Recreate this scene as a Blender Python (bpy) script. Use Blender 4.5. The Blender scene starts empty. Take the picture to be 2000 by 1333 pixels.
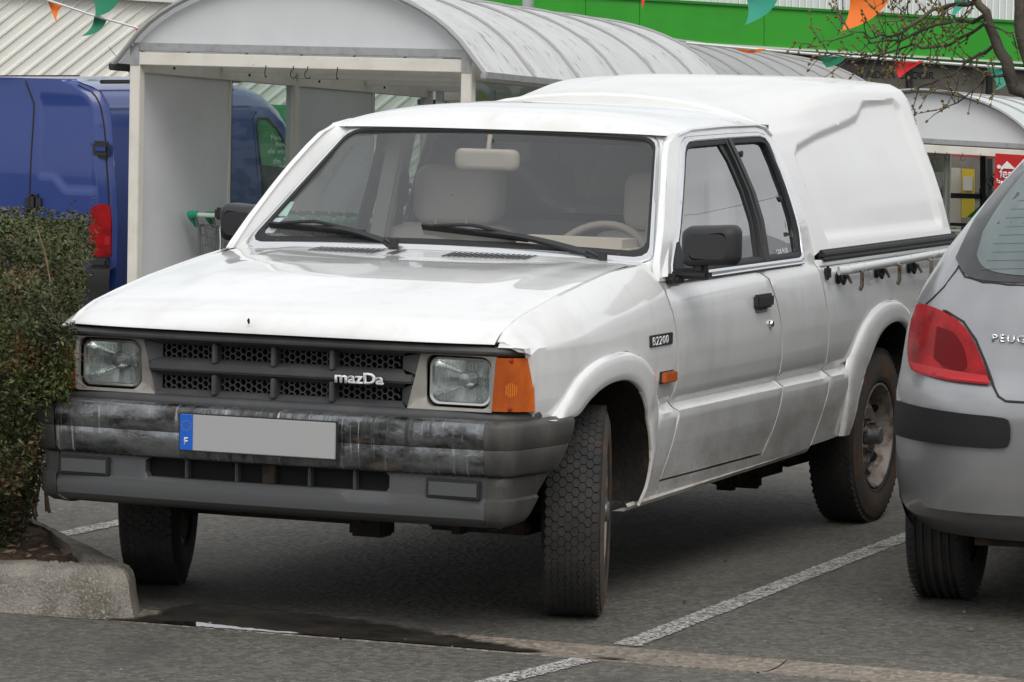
import bpy, bmesh, math, random
import numpy as np
from mathutils import Vector, Matrix
from mathutils.geometry import delaunay_2d_cdt
random.seed(7)
rad = math.radians
sc = bpy.context.scene
COL = sc.collection

# ---------------------------------------------------------------- camera
CAM = np.array([12.20461365, 5.43359615, 1.81212702])
YAW, PITCH, ROLL, FPX = rad(-157.92177458), rad(-4.16792426), rad(1.17532452), 8163.274
_f = np.array([math.cos(PITCH)*math.cos(YAW), math.cos(PITCH)*math.sin(YAW), math.sin(PITCH)])
_r = np.array([math.sin(YAW), -math.cos(YAW), 0.0]); _u = np.cross(_r, _f)
_c, _s = math.cos(ROLL), math.sin(ROLL)
RX, RY, RZ = _c*_r+_s*_u, -_s*_r+_c*_u, _f
cd = bpy.data.cameras.new('camera'); cam = bpy.data.objects.new('camera', cd); COL.objects.link(cam)
cam.matrix_world = Matrix(((RX[0], RY[0], -RZ[0], CAM[0]), (RX[1], RY[1], -RZ[1], CAM[1]),
                           (RX[2], RY[2], -RZ[2], CAM[2]), (0, 0, 0, 1)))
cd.sensor_width = 36; cd.lens = FPX*36/2000; cd.clip_start = 0.5; cd.clip_end = 1500
sc.camera = cam

# ---------------------------------------------------------------- sky, sun, exposure
SUN_EL, SUN_AZ = 50, 34          # azimuth measured from +X towards +Y (truck's own left)
w = bpy.data.worlds.new('World'); sc.world = w; w.use_nodes = True
nt = w.node_tree; nt.nodes.clear()
out = nt.nodes.new('ShaderNodeOutputWorld'); bg = nt.nodes.new('ShaderNodeBackground')
sky = nt.nodes.new('ShaderNodeTexSky'); sky.sky_type = 'NISHITA'; sky.sun_disc = False
sky.sun_elevation = rad(SUN_EL); sky.sun_rotation = rad(90-SUN_AZ)
sky.air_density = 1.0; sky.dust_density = 6.0; sky.ozone_density = 1.0
hs = nt.nodes.new('ShaderNodeHueSaturation'); hs.inputs['Saturation'].default_value = 0.22; hs.inputs['Value'].default_value = 1.0
tc = nt.nodes.new('ShaderNodeTexCoord'); mp = nt.nodes.new('ShaderNodeMapping'); mp.inputs['Scale'].default_value = (1.2, 1.2, 3.5)
cl = nt.nodes.new('ShaderNodeTexNoise'); cl.inputs['Scale'].default_value = 2.2; cl.inputs['Detail'].default_value = 5
cr = nt.nodes.new('ShaderNodeMapRange'); cr.inputs[1].default_value = .35; cr.inputs[2].default_value = .68
cr.inputs[3].default_value = 5.0; cr.inputs[4].default_value = 8.2     # overcast cloud radiance
cmx = nt.nodes.new('ShaderNodeMix'); cmx.data_type = 'RGBA'; cmx.inputs[0].default_value = 0.82
ctint = nt.nodes.new('ShaderNodeMix'); ctint.data_type = 'RGBA'; ctint.blend_type = 'MULTIPLY'; ctint.inputs[0].default_value = 1
ctint.inputs[7].default_value = (.97, 1.0, 1.03, 1)
L = nt.links.new
L(tc.outputs['Generated'], mp.inputs['Vector']); L(mp.outputs[0], cl.inputs['Vector']); L(cl.outputs[0], cr.inputs[0])
L(sky.outputs[0], hs.inputs['Color']); L(hs.outputs[0], cmx.inputs[6]); L(cr.outputs[0], ctint.inputs[6]); L(ctint.outputs[2], cmx.inputs[7])
L(cmx.outputs[2], bg.inputs['Color']); bg.inputs['Strength'].default_value = 0.13; L(bg.outputs[0], out.inputs['Surface'])
sl = bpy.data.lights.new('sun', 'SUN'); sl.energy = 1.0; sl.angle = rad(35); sl.color = (1, .97, .93)
so = bpy.data.objects.new('sun', sl); COL.objects.link(so)
so.rotation_euler = (rad(90-SUN_EL), 0, rad(SUN_AZ+90)); so.location = (0, 0, 30)
vs = sc.view_settings; vs.view_transform = 'Standard'; vs.look = 'None'; vs.gamma = 1; vs.exposure = 0.20; vs.use_curve_mapping = False
sc.cycles.max_bounces = 8; sc.cycles.transparent_max_bounces = 24; sc.cycles.caustics_reflective = False; sc.cycles.caustics_refractive = False

# ---------------------------------------------------------------- measuring helpers: where a point stands in the place
def ray(px, py): return ((px-1000)/FPX)*RX - ((py-666.5)/FPX)*RY + RZ
def atD(px, py, d): return tuple(CAM + d*ray(px, py))
def onX(px, py, X): d = ray(px, py); return tuple(CAM + (X-CAM[0])/d[0]*d)
def onY(px, py, Y): d = ray(px, py); return tuple(CAM + (Y-CAM[1])/d[1]*d)
def onZ(px, py, Z): d = ray(px, py); return tuple(CAM + (Z-CAM[2])/d[2]*d)
def onV(px, py, P, D):      # vertical wall through P running along D
    n = np.array([-D[1], D[0], 0.0]); d = ray(px, py); return tuple(CAM + np.dot(n, np.array(P)-CAM)/np.dot(n, d)*d)
def gz(x, y=0): return -0.048*max(0.0, -x-4.5) if x > -60 else -0.048*55.5
def lerp(a, b, t): return a+(b-a)*t
def sst(a, b, t):
    t = min(1, max(0, (t-a)/(b-a))); return t*t*(3-2*t)
def ip(x, pts):
    xs = [p[0] for p in pts]; ys = [p[1] for p in pts]
    if xs[0] > xs[-1]: xs, ys = xs[::-1], ys[::-1]
    return float(np.interp(x, xs, ys))

def off(a, b, t): return (lerp(a[0], b[0], t), lerp(a[1], b[1], t))
def rsp(P, n=64):
    P = np.array(P); d = np.r_[0, np.cumsum(np.hypot(*np.diff(P, axis=0).T))]; t = np.linspace(0, d[-1], n); return [(float(np.interp(q, d, P[:, 0])), float(np.interp(q, d, P[:, 1]))) for q in t]
def smooth2(P, it=2):
    for _ in range(it):
        Q = [P[0]]
        for a, b in zip(P[:-1], P[1:]): Q += [off(a, b, .25), off(a, b, .75)]
        P = Q+[P[-1]]
    return P
# ---------------------------------------------------------------- objects
def tag(o, label=None, cat=None, group=None, kind=None):
    if label: o['label'] = label
    if cat: o['category'] = cat
    if group: o['group'] = group
    if kind: o['kind'] = kind
    return o
def thing(name, label, cat, loc=(0, 0, 0), rz=0, group=None):
    o = bpy.data.objects.new(name, None); o.empty_display_size = .1; COL.objects.link(o)
    o.location = loc; o.rotation_euler = (0, 0, rz)
    return tag(o, label, cat, group)
def copy_tree(o, parent=None):
    c = o.copy(); COL.objects.link(c)
    if parent: c.parent = parent
    for ch in list(o.children): copy_tree(ch, c)
    return c
def wm(o):
    m = Matrix.Identity(4)
    while o: m = Matrix.LocRotScale(o.location, o.rotation_euler, o.scale) @ m; o = o.parent
    return m

class MB:
    """collects pieces of ONE mesh"""
    def __init__(s): s.v = []; s.f = []
    def add(s, vs, fs):
        n = len(s.v); s.v += [tuple(map(float, p)) for p in vs]; s.f += [tuple(i+n for i in f) for f in fs]; return s
    def box(s, c, d, rz=0, bev=0, R=None):
        bm = bmesh.new(); bmesh.ops.create_cube(bm, size=1)
        bmesh.ops.scale(bm, vec=d, verts=bm.verts)
        if bev: bmesh.ops.bevel(bm, geom=bm.edges[:], offset=bev, segments=2, affect='EDGES')
        M = Matrix.Translation(c) @ (R.to_4x4() if R else Matrix.Rotation(rz, 4, 'Z')); bm.transform(M); bm.verts.index_update()
        s.add([v.co[:] for v in bm.verts], [[v.index for v in f.verts] for f in bm.faces]); bm.free(); return s
    def beam(s, a, b, w_, h_, up=(0, 0, 1), bev=0):
        a, b = Vector(a), Vector(b); x = (b-a); l = x.length; x.normalize(); y = Vector(up).cross(x); y.normalize(); z = x.cross(y)
        return s.box((a+b)/2, (l, w_, h_), R=Matrix((x, y, z)).transposed(), bev=bev)
    def tube(s, pts, r, n=8, cap=True, closed=False):
        pts = [Vector(p) for p in pts]; m = len(pts); vs = []; prev = None
        for i, p in enumerate(pts):
            if closed: t = (pts[(i+1) % m]-pts[i-1])
            else: t = pts[min(i+1, m-1)]-pts[max(i-1, 0)]
            t.normalize()
            if prev is None:
                a = Vector((0, 0, 1)) if abs(t.z) < .9 else Vector((1, 0, 0)); u = t.cross(a).normalized()
            else: u = (prev - t*prev.dot(t)).normalized()
            prev = u; v = t.cross(u); ri = r[i] if hasattr(r, '__len__') else r
            vs += [p + ri*(math.cos(2*math.pi*k/n)*u + math.sin(2*math.pi*k/n)*v) for k in range(n)]
        fs = []
        for i in range(m if closed else m-1):
            j = (i+1) % m
            fs += [(i*n+k, i*n+(k+1) % n, j*n+(k+1) % n, j*n+k) for k in range(n)]
        if cap and not closed: fs += [tuple(range(n))[::-1], tuple((m-1)*n+k for k in range(n))]
        return s.add(vs, fs)
    def grid(s, fn, us, vs_, wrap=False):
        nu, nv = len(us), len(vs_)
        P = [fn(u, v) for u in us for v in vs_]; fs = []
        for i in range(nu-1):
            for j in range(nv-1): fs.append((i*nv+j, (i+1)*nv+j, (i+1)*nv+j+1, i*nv+j+1))
        return s.add(P, fs)
    def rows(s, rws, closed=False):
        n = len(rws[0]); P = [p for r in rws for p in r]; fs = []
        for i in range(len(rws)-1):
            for j in range(n if closed else n-1):
                k = (j+1) % n; fs.append((i*n+j, i*n+k, (i+1)*n+k, (i+1)*n+j))
        return s.add(P, fs)
    def lathe(s, prof, M=None, n=48, closed=False):      # prof: (radius, axial) about local Y
        M = M or Matrix.Identity(4); rws = []
        for k in range(n):
            a = 2*math.pi*k/n; rws.append([M @ Vector((r*math.cos(a), y, r*math.sin(a))) for r, y in prof])
        rws.append(rws[0]); return s.rows(rws)
    def prism(s, poly, fn0, fn1):                       # polygon in 2D, two mapping functions to 3D
        n = len(poly); s.add([fn0(*p) for p in poly]+[fn1(*p) for p in poly],
              [tuple(range(n)), tuple(range(2*n-1, n-1, -1))]+[(i, i+n, (i+1) % n+n, (i+1) % n) for i in range(n)]); return s
    def panel(s, outline, fn, step=.04, holes=(), zl=(), flange=None):
        def rs(pl):
            o = []
            for i, a in enumerate(pl):
                b = pl[(i+1) % len(pl)]; k = max(1, int(math.hypot(b[0]-a[0], b[1]-a[1])/step)); o += [(lerp(a[0], b[0], t/k), lerp(a[1], b[1], t/k)) for t in range(k)]
            return o
        loops = [rs(outline)]+[rs(h) for h in holes]
        def inside(P, pl):
            x, y = P[:, 0], P[:, 1]; c = np.zeros(len(P), bool); q = np.array(pl); r = np.roll(q, -1, 0)
            for (x0, y0), (x1, y1) in zip(q, r):
                if y0 == y1: continue
                c ^= ((y0 > y) != (y1 > y)) & (x < (x1-x0)*(y-y0)/(y1-y0)+x0)
            return c
        q = np.array(loops[0]); lo, hi = q.min(0), q.max(0)
        ys_ = sorted(set(list(np.arange(lo[1]+step/2, hi[1], step))+[z for z in zl if lo[1] < z < hi[1]]))
        P = np.array([(x, y) for y in ys_ for x in np.arange(lo[0]+step/2, hi[0], step)]) if ys_ else np.zeros((0, 2))
        if len(P):
            k = inside(P, loops[0])
            for h in loops[1:]: k &= ~inside(P, h)
            P = P[k]
            B_ = np.array([p for l in loops for p in l])
            if len(P): P = P[np.array([((B_-p)**2).sum(1).min() > (step*.4)**2 for p in P])]
        V = []; E = []
        for l in loops:
            n = len(V); m = len(l); V += [Vector(p) for p in l]; E += [(n+i, n+(i+1) % m) for i in range(m)]
        V += [Vector(p) for p in P]
        ov, oe, of, *_ = delaunay_2d_cdt(V, E, [], 0, 1e-7)
        if of:
            cc = np.array([sum((ov[i] for i in f), Vector((0, 0)))/len(f) for f in of]); k = inside(cc, loops[0])
            for h in loops[1:]: k &= ~inside(cc, h)
            s.add([fn(p[0], p[1]) for p in ov], [f for f, g in zip(of, k) if g])
        if flange:
            for l in loops:
                a = [fn(*p) for p in l]; b = [tuple(Vector(p)+Vector(flange)) for p in a]; m = len(l)
                s.add(a+b, [(i, (i+1) % m, m+(i+1) % m, m+i) for i in range(m)])
        return s
    def mirror(s):
        n = len(s.v); s.add([(x, -y, z) for x, y, z in s.v], [tuple(n*0+i for i in f[::-1]) for f in s.f]); return s
    def flipped(s):
        o = MB(); o.add([(x, -y, z) for x, y, z in s.v], [f[::-1] for f in s.f]); return o
    def build(s, name, mat, parent=None, ang=38, weld=0):
        me = bpy.data.meshes.new(name); me.from_pydata(s.v, [], s.f)
        if weld:
            bm = bmesh.new(); bm.from_mesh(me); bmesh.ops.remove_doubles(bm, verts=bm.verts, dist=weld); bm.to_mesh(me); bm.free()
        me.validate()
        if ang: me.shade_smooth(); me.set_sharp_from_angle(angle=rad(ang))
        me.materials.append(mat); o = bpy.data.objects.new(name, me); COL.objects.link(o)
        if parent: o.parent = parent
        return o
def local(mb, root):                     # world coordinates -> the thing's own frame
    M = wm(root).inverted(); mb.v = [tuple(M @ Vector(p)) for p in mb.v]; return mb
def finish(root):                     # put the freshly built children into the thing's own frame
    Mi = wm(root).inverted()
    def rec(o):
        if o.type == 'MESH':
            if not o.get('_loc'): o.data.transform(Mi); o.data.update()
        for c in o.children: rec(c)
    for c in root.children: rec(c)
def text(name, body, mat, parent, O, X, Y, size, ext=.002, off=0.0, mirror=False, align='LEFT', spacing=1.0, sx=1.0):
    cu = bpy.data.curves.new(name, 'FONT'); cu.body = body; cu.size = 1; cu.align_x = align; cu.extrude = 0; cu.offset = off; cu.space_character = spacing
    cu.resolution_u = 4
    t = bpy.data.objects.new(name, cu); me = bpy.data.meshes.new_from_object(t); bpy.data.objects.remove(t)
    bm = bmesh.new(); bm.from_mesh(me); bmesh.ops.remove_doubles(bm, verts=bm.verts, dist=1e-4)
    O, X, Y = Vector(O), Vector(X).normalized(), Vector(Y).normalized(); N = X.cross(Y)
    if mirror: X = -X
    for v in bm.verts: v.co = O + X*v.co.x*size*sx + Y*v.co.y*size
    r = bmesh.ops.extrude_face_region(bm, geom=bm.faces[:]); bmesh.ops.translate(bm, vec=N*ext, verts=[e for e in r['geom'] if isinstance(e, bmesh.types.BMVert)])
    bmesh.ops.recalc_face_normals(bm, faces=bm.faces[:])
    bm.to_mesh(me); bm.free(); me.materials.clear(); me.materials.append(mat); me.name = name
    o = bpy.data.objects.new(name, me); COL.objects.link(o)
    if parent: o.parent = parent
    return o

# ---------------------------------------------------------------- materials
MATS = {}
def M(name, col, rough=.5, metal=0, coat=0, spec=.5, col2=None, ns=8, thr=(.45, .6), stretch=(1, 1, 1), bump=0, bs=40, det=4, col3=None, ns3=60, thr3=(.55, .65), trans=0, ior=1.45, rough2=None):
    m = bpy.data.materials.new(name); m.use_nodes = True; n = m.node_tree.nodes; l = m.node_tree.links.new; b = n['Principled BSDF']
    b.inputs['Base Color'].default_value = (*col, 1); b.inputs['Roughness'].default_value = rough; b.inputs['Metallic'].default_value = metal
    b.inputs['Coat Weight'].default_value = coat; b.inputs['Coat Roughness'].default_value = .04; b.inputs['Specular IOR Level'].default_value = spec
    b.inputs['Transmission Weight'].default_value = trans; b.inputs['IOR'].default_value = ior
    if col2 or bump or col3:
        tc = n.new('ShaderNodeTexCoord'); mp = n.new('ShaderNodeMapping'); mp.inputs['Scale'].default_value = stretch; l(tc.outputs['Object'], mp.inputs[0])
    cur = None
    for c, s_, t in ((col2, ns, thr), (col3, ns3, thr3)):
        if not c: continue
        no = n.new('ShaderNodeTexNoise'); no.inputs['Scale'].default_value = s_; no.inputs['Detail'].default_value = det; no.inputs['Roughness'].default_value = .62; l(mp.outputs[0], no.inputs['Vector'])
        mr = n.new('ShaderNodeMapRange'); mr.inputs[1].default_value = t[0]; mr.inputs[2].default_value = t[1]; l(no.outputs[0], mr.inputs[0])
        mx = n.new('ShaderNodeMix'); mx.data_type = 'RGBA'; l(mr.outputs[0], mx.inputs[0])
        if cur: l(cur, mx.inputs[6])
        else: mx.inputs[6].default_value = (*col, 1)
        mx.inputs[7].default_value = (*c, 1); cur = mx.outputs[2]
        if rough2 is not None and c is col2:
            rr = n.new('ShaderNodeMapRange'); rr.inputs[1].default_value = t[0]; rr.inputs[2].default_value = t[1]; rr.inputs[3].default_value = rough; rr.inputs[4].default_value = rough2
            l(no.outputs[0], rr.inputs[0]); l(rr.outputs[0], b.inputs['Roughness'])
    if cur: l(cur, b.inputs['Base Color'])
    if bump:
        nb = n.new('ShaderNodeTexNoise'); nb.inputs['Scale'].default_value = bs; nb.inputs['Detail'].default_value = 3; l(mp.outputs[0], nb.inputs['Vector'])
        bp = n.new('ShaderNodeBump'); bp.inputs['Strength'].default_value = bump; bp.inputs['Distance'].default_value = .01; l(nb.outputs[0], bp.inputs['Height']); l(bp.outputs[0], b.inputs['Normal'])
    MATS[name] = m; return m
def glass(name, tint=(.85, .88, .87), refl=1.0, haze=0.0, hazecol=(.5, .5, .5)):
    m = bpy.data.materials.new(name); m.use_nodes = True; n = m.node_tree.nodes; l = m.node_tree.links.new; n.clear()
    o = n.new('ShaderNodeOutputMaterial'); t = n.new('ShaderNodeBsdfTransparent'); t.inputs[0].default_value = (*tint, 1)
    g = n.new('ShaderNodeBsdfGlossy'); g.inputs['Roughness'].default_value = .005
    ge = n.new('ShaderNodeNewGeometry'); dp = n.new('ShaderNodeVectorMath'); dp.operation = 'DOT_PRODUCT'; l(ge.outputs['Normal'], dp.inputs[0]); l(ge.outputs['Incoming'], dp.inputs[1])
    def ma(op, a, b=None):
        q = n.new('ShaderNodeMath'); q.operation = op
        for i, v in enumerate((a, b)):
            if v is None: continue
            if isinstance(v, float): q.inputs[i].default_value = v
            else: l(v, q.inputs[i])
        return q.outputs[0]
    fr = ma('ADD', ma('MULTIPLY', ma('POWER', ma('SUBTRACT', 1.0, ma('ABSOLUTE', dp.outputs['Value'])), 5.0), .93), .07); mu = n.new('ShaderNodeMath'); mu.operation = 'MULTIPLY'; mu.inputs[1].default_value = refl; mu.use_clamp = True
    mx = n.new('ShaderNodeMixShader'); l(fr, mu.inputs[0]); l(mu.outputs[0], mx.inputs[0])
    base = t.outputs[0]
    if haze:
        d = n.new('ShaderNodeBsdfDiffuse'); d.inputs[0].default_value = (*hazecol, 1); mh = n.new('ShaderNodeMixShader'); mh.inputs[0].default_value = haze
        l(t.outputs[0], mh.inputs[1]); l(d.outputs[0], mh.inputs[2]); base = mh.outputs[0]
    l(base, mx.inputs[1]); l(g.outputs[0], mx.inputs[2]); l(mx.outputs[0], o.inputs[0]); return m

white = M('white_paint', (.82, .82, .81), .25, coat=1.0, col2=(.70, .69, .65), ns=3.2, thr=(.50, .78), col3=(.30, .24, .18), ns3=70, thr3=(.735, .79))
def road_film(m):                 # rain runs on the panels and brown splash thrown up along their lower edge
    n = m.node_tree.nodes; l = m.node_tree.links.new; b = n['Principled BSDF']; tc = n.new('ShaderNodeTexCoord'); c = b.inputs['Base Color'].links[0].from_socket
    def nz(sc_, st, a, e):
        mp = n.new('ShaderNodeMapping'); mp.inputs['Scale'].default_value = st; l(tc.outputs['Object'], mp.inputs[0]); v = n.new('ShaderNodeTexNoise'); v.inputs['Scale'].default_value = sc_; v.inputs['Detail'].default_value = 5; l(mp.outputs[0], v.inputs['Vector'])
        r = n.new('ShaderNodeMapRange'); r.inputs[1].default_value = a; r.inputs[2].default_value = e; l(v.outputs[0], r.inputs[0]); return r.outputs[0]
    def ml(a, k):
        q = n.new('ShaderNodeMath'); q.operation = 'MULTIPLY'; l(a, q.inputs[0])
        if isinstance(k, float): q.inputs[1].default_value = k
        else: l(k, q.inputs[1])
        return q.outputs[0]
    def mix(f, a, col): x = n.new('ShaderNodeMix'); x.data_type = 'RGBA'; l(f, x.inputs[0]); l(a, x.inputs[6]); x.inputs[7].default_value = (*col, 1); return x.outputs[2]
    c = mix(ml(nz(14, (1, 1, .10), .54, .74), .16), c, (.50, .47, .41))
    sx = n.new('ShaderNodeSeparateXYZ'); l(tc.outputs['Object'], sx.inputs[0]); r = n.new('ShaderNodeMapRange'); r.inputs[1].default_value = .68; r.inputs[2].default_value = .34; l(sx.outputs[2], r.inputs[0])
    c = mix(ml(ml(nz(9, (.6, 1, 1.2), .40, .66), r.outputs[0]), .55), c, (.40, .35, .28)); c = mix(ml(nz(95, (1, 1, 1), .60, .66), ml(r.outputs[0], .6)), c, (.30, .25, .19))
    l(c, b.inputs['Base Color'])
road_film(white)
canopy_m = M('canopy_gelcoat', (.81, .805, .785), .30, coat=.4, col2=(.75, .745, .715), ns=1.6, thr=(.45, .8), col3=(.4, .35, .28), ns3=55, thr3=(.74, .8))
dirty = M('sill_grime_paint', (.66, .64, .60), .5, col2=(.40, .34, .27), ns=9, thr=(.45, .7), stretch=(.6, 1, 1.6), col3=(.24, .13, .07), ns3=26, thr3=(.64, .72))
chrome = M('chrome', (.78, .79, .80), .12, metal=1, col2=(.5, .47, .44), ns=40, thr=(.6, .75))
black_pl = M('black_plastic', (.028, .028, .03), .5, bump=.15, bs=400)
grey_pl = M('grille_plastic', (.062, .063, .066), .55, col2=(.09, .088, .083), ns=6, thr=(.45, .7), bump=.08, bs=350)
rubber = M('rubber', (.02, .02, .021), .6)
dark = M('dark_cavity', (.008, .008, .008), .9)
under_m = M('underbody', (.022, .019, .017), .85, col2=(.06, .035, .02), ns=12, thr=(.5, .7), bump=.5, bs=40)
bezel_m = M('lamp_bezel', (.36, .34, .31), .4, metal=.25, col2=(.27, .25, .225), ns=14, thr=(.45, .7))
amber = M('amber_lens', (.56, .115, .010), .16, coat=.6, col2=(.33, .055, .007), ns=9, thr=(.38, .66), stretch=(1, 1, .5), bump=.1, bs=60)
redlens = M('red_lens', (.42, .004, .007), .25, coat=.15, spec=.3, col2=(.17, .001, .003), ns=7, thr=(.4, .65), bump=.12, bs=70)
reflector = M('reflector', (.92, .93, .92), .20, metal=.75, bump=.3, bs=26, col2=(.78, .79, .78), ns=18, thr=(.4, .6))
tyre_m = M('tyre_rubber', (.028, .027, .027), .8, col2=(.046, .042, .038), ns=10, thr=(.42, .68), bump=.15, bs=120)
tyre_dirt = M('tyre_sidewall_clay', (.07, .06, .05), .85, col2=(.16, .075, .035), ns=9, thr=(.5, .66), stretch=(1, 1, 1))
rim_m = M('rusty_rim', (.27, .235, .20), .55, metal=.2, col2=(.105, .060, .038), ns=16, thr=(.53, .68), col3=(.08, .07, .06), ns3=30, thr3=(.56, .68), bump=.2, bs=60)
hubcap_m = M('dull_hub_cap', (.17, .17, .17), .4, metal=.6, col2=(.1, .08, .06), ns=20, thr=(.5, .65))
fabric = M('seat_vinyl', (.55, .51, .475), .75, bump=.1, bs=300)
trim_in = M('beige_interior', (.55, .49, .41), .6)
dash_m = M('dash_plastic', (.36, .33, .29), .6)
cabin_dark = M('cabin_lining', (.36, .35, .34), .8)
ws_glass = glass('windscreen_glass', (.92, .93, .92), 1.3, .04, (.62, .63, .64))
side_glass = glass('side_window_glass', (.76, .79, .78), 2.3, .02)
clear_glass = glass('clear_glass', (.88, .92, .91), .9, .02, (.7, .75, .75))
plate_m = M('plate_grey', (.42, .42, .42), .4)
blue_m = M('plate_blue', (.012, .12, .58), .4)
whitelet = M('white_lettering', (.82, .82, .82), .35)
star_m = M('star_marks', (.25, .22, .18), .4)

def bumper_mat():
    m = M('corroded_bumper_chrome', (.50, .51, .52), .27, metal=.85, bump=.15, bs=70)
    n = m.node_tree.nodes; l = m.node_tree.links.new; b = n['Principled BSDF']; tc = n.new('ShaderNodeTexCoord')
    def noise(scale, stretch, a, c, det=5):
        mp = n.new('ShaderNodeMapping'); mp.inputs['Scale'].default_value = stretch; l(tc.outputs['Object'], mp.inputs[0])
        no = n.new('ShaderNodeTexNoise'); no.inputs['Scale'].default_value = scale; no.inputs['Detail'].default_value = det; no.inputs['Roughness'].default_value = .65; l(mp.outputs[0], no.inputs['Vector'])
        mr = n.new('ShaderNodeMapRange'); mr.inputs[1].default_value = a; mr.inputs[2].default_value = c; l(no.outputs[0], mr.inputs[0]); return mr.outputs[0]
    def mix(f, a, bcol):
        mx = n.new('ShaderNodeMix'); mx.data_type = 'RGBA'; l(f, mx.inputs[0])
        if isinstance(a, tuple): mx.inputs[6].default_value = (*a, 1)
        else: l(a, mx.inputs[6])
        mx.inputs[7].default_value = (*bcol, 1); return mx.outputs[2]
    streak = noise(4.2, (1, 10.0, .8), .47, .58, 8); blot = noise(4.5, (1, 1, 2.6), .44, .60, 7); rust = noise(11, (1, 1, 1.8), .63, .71)
    pm = n.new('ShaderNodeMath'); pm.operation = 'MULTIPLY'; l(streak, pm.inputs[0]); l(noise(2.6, (1, 1, 1.5), .40, .58, 4), pm.inputs[1]); streak = pm.outputs[0]
    c = mix(blot, (.27, .28, .29), (.045, .044, .042)); c = mix(streak, c, (.040, .040, .041)); drip = noise(5, (1, 13, .55), .59, .66, 6); c = mix(drip, c, (.46, .46, .45)); c = mix(rust, c, (.16, .065, .02))
    l(c, b.inputs['Base Color'])
    mxm = n.new('ShaderNodeMath'); mxm.operation = 'MAXIMUM'; l(streak, mxm.inputs[0]); l(rust, mxm.inputs[1])
    mr = n.new('ShaderNodeMapRange'); mr.inputs[3].default_value = .8; mr.inputs[4].default_value = .1; l(mxm.outputs[0], mr.inputs[0]); l(mr.outputs[0], b.inputs['Metallic'])
    mr2 = n.new('ShaderNodeMapRange'); mr2.inputs[3].default_value = .24; mr2.inputs[4].default_value = .55; l(mxm.outputs[0], mr2.inputs[0]); l(mr2.outputs[0], b.inputs['Roughness'])
    return m
bumper_m = bumper_mat()
cap_m = M('bumper_cap_plastic', (.045, .044, .042), .5, col2=(.085, .08, .068), ns=7, thr=(.45, .7), stretch=(1, 2.5, .5), col3=(.20, .12, .07), ns3=9, thr3=(.66, .76), bump=.1, bs=120)
valance_m = M('grey_valance', (.085, .087, .091), .55, col2=(.085, .085, .085), ns=8, thr=(.42, .7), stretch=(1, 1.2, .7), col3=(.16, .075, .035), ns3=5, thr3=(.72, .8), bump=.08, bs=90)

#=== GROUND AND SETTING
def ground_mat(name, c1, c2, c3, bumpS=.6, stone=46):
    m = M(name, c1, .85, col2=c2, ns=.9, thr=(.35, .68), det=6)
    n = m.node_tree.nodes; l = m.node_tree.links.new; b = n['Principled BSDF']; tc = n.new('ShaderNodeTexCoord')
    def nz(sc_, a, c, lo=0, hi=1, det=2, st=(1, 1, 1)):
        mp = n.new('ShaderNodeMapping'); mp.inputs['Scale'].default_value = st; l(tc.outputs['Object'], mp.inputs[0])
        v = n.new('ShaderNodeTexNoise'); v.inputs['Scale'].default_value = sc_; v.inputs['Detail'].default_value = det; l(mp.outputs[0], v.inputs['Vector'])
        mr = n.new('ShaderNodeMapRange'); mr.inputs[1].default_value = a; mr.inputs[2].default_value = c; mr.inputs[3].default_value = lo; mr.inputs[4].default_value = hi; l(v.outputs[0], mr.inputs[0]); return mr.outputs[0], v.outputs[0]
    def mix(f, a, col): 
        mx = n.new('ShaderNodeMix'); mx.data_type = 'RGBA'; l(f, mx.inputs[0]); l(a, mx.inputs[6]); mx.inputs[7].default_value = (*col, 1); return mx.outputs[2]
    c = b.inputs['Base Color'].links[0].from_socket
    vo = n.new('ShaderNodeTexVoronoi'); vo.inputs['Scale'].default_value = stone; l(tc.outputs['Object'], vo.inputs['Vector'])
    sp = n.new('ShaderNodeSeparateColor'); l(vo.outputs['Color'], sp.inputs[0])
    mr = n.new('ShaderNodeMapRange'); mr.inputs[3].default_value = .66; mr.inputs[4].default_value = 1.32; l(sp.outputs[0], mr.inputs[0])
    mu = n.new('ShaderNodeMix'); mu.data_type = 'RGBA'; mu.blend_type = 'MULTIPLY'; mu.inputs[0].default_value = 1; l(c, mu.inputs[6]); l(mr.outputs[0], mu.inputs[7]); c = mu.outputs[2]
    f, h1 = nz(38, .50, .64, 0, .50); c = mix(f, c, c3)
    f, _ = nz(75, .66, .70); c = mix(f, c, (.30, .29, .27))
    f, _ = nz(1.5, .55, .74, 0, .65, 5, (.7, 1.6, 1)); c = mix(f, c, (.036, .034, .030))
    f, _ = nz(.55, .52, .70, 0, .35, 4); c = mix(f, c, (.17, .155, .13))
    l(c, b.inputs['Base Color'])
    ad = n.new('ShaderNodeMath'); ad.operation = 'ADD'; l(h1, ad.inputs[0]); l(vo.outputs['Distance'], ad.inputs[1])
    bp = n.new('ShaderNodeBump'); bp.inputs['Strength'].default_value = bumpS; bp.inputs['Distance'].default_value = .012; l(ad.outputs[0], bp.inputs['Height']); l(bp.outputs[0], b.inputs['Normal']); return m
asphalt = ground_mat('asphalt', (.124, .116, .098), (.094, .088, .073), (.050, .048, .043), .5)
xs = [260, 60, 20, 8, 4, 2, 1.2]+[float(v) for v in np.linspace(.89, .57, 33)]+[ .3, 0, -2, -4.5, -6, -10, -20, -40, -60, -120, -400]
def gut(x): return -.014*max(0, 1-((x-.73)/.15)**2)
yv = [-300, -120, -60, -30, -15, -8, -4, -2, -1, -.5, 0, .5, 1, 1.5, 2, 4, 8, 15, 30, 60, 120, 300]
tag(MB().grid(lambda x, y: (x, y, gz(x)+gut(x)), xs, yv).build('ground', asphalt, ang=60), kind='structure')
conc = ground_mat('gutter_concrete', (.27, .225, .18), (.19, .16, .13), (.14, .12, .10), .5, 60)
gb = MB()
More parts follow.
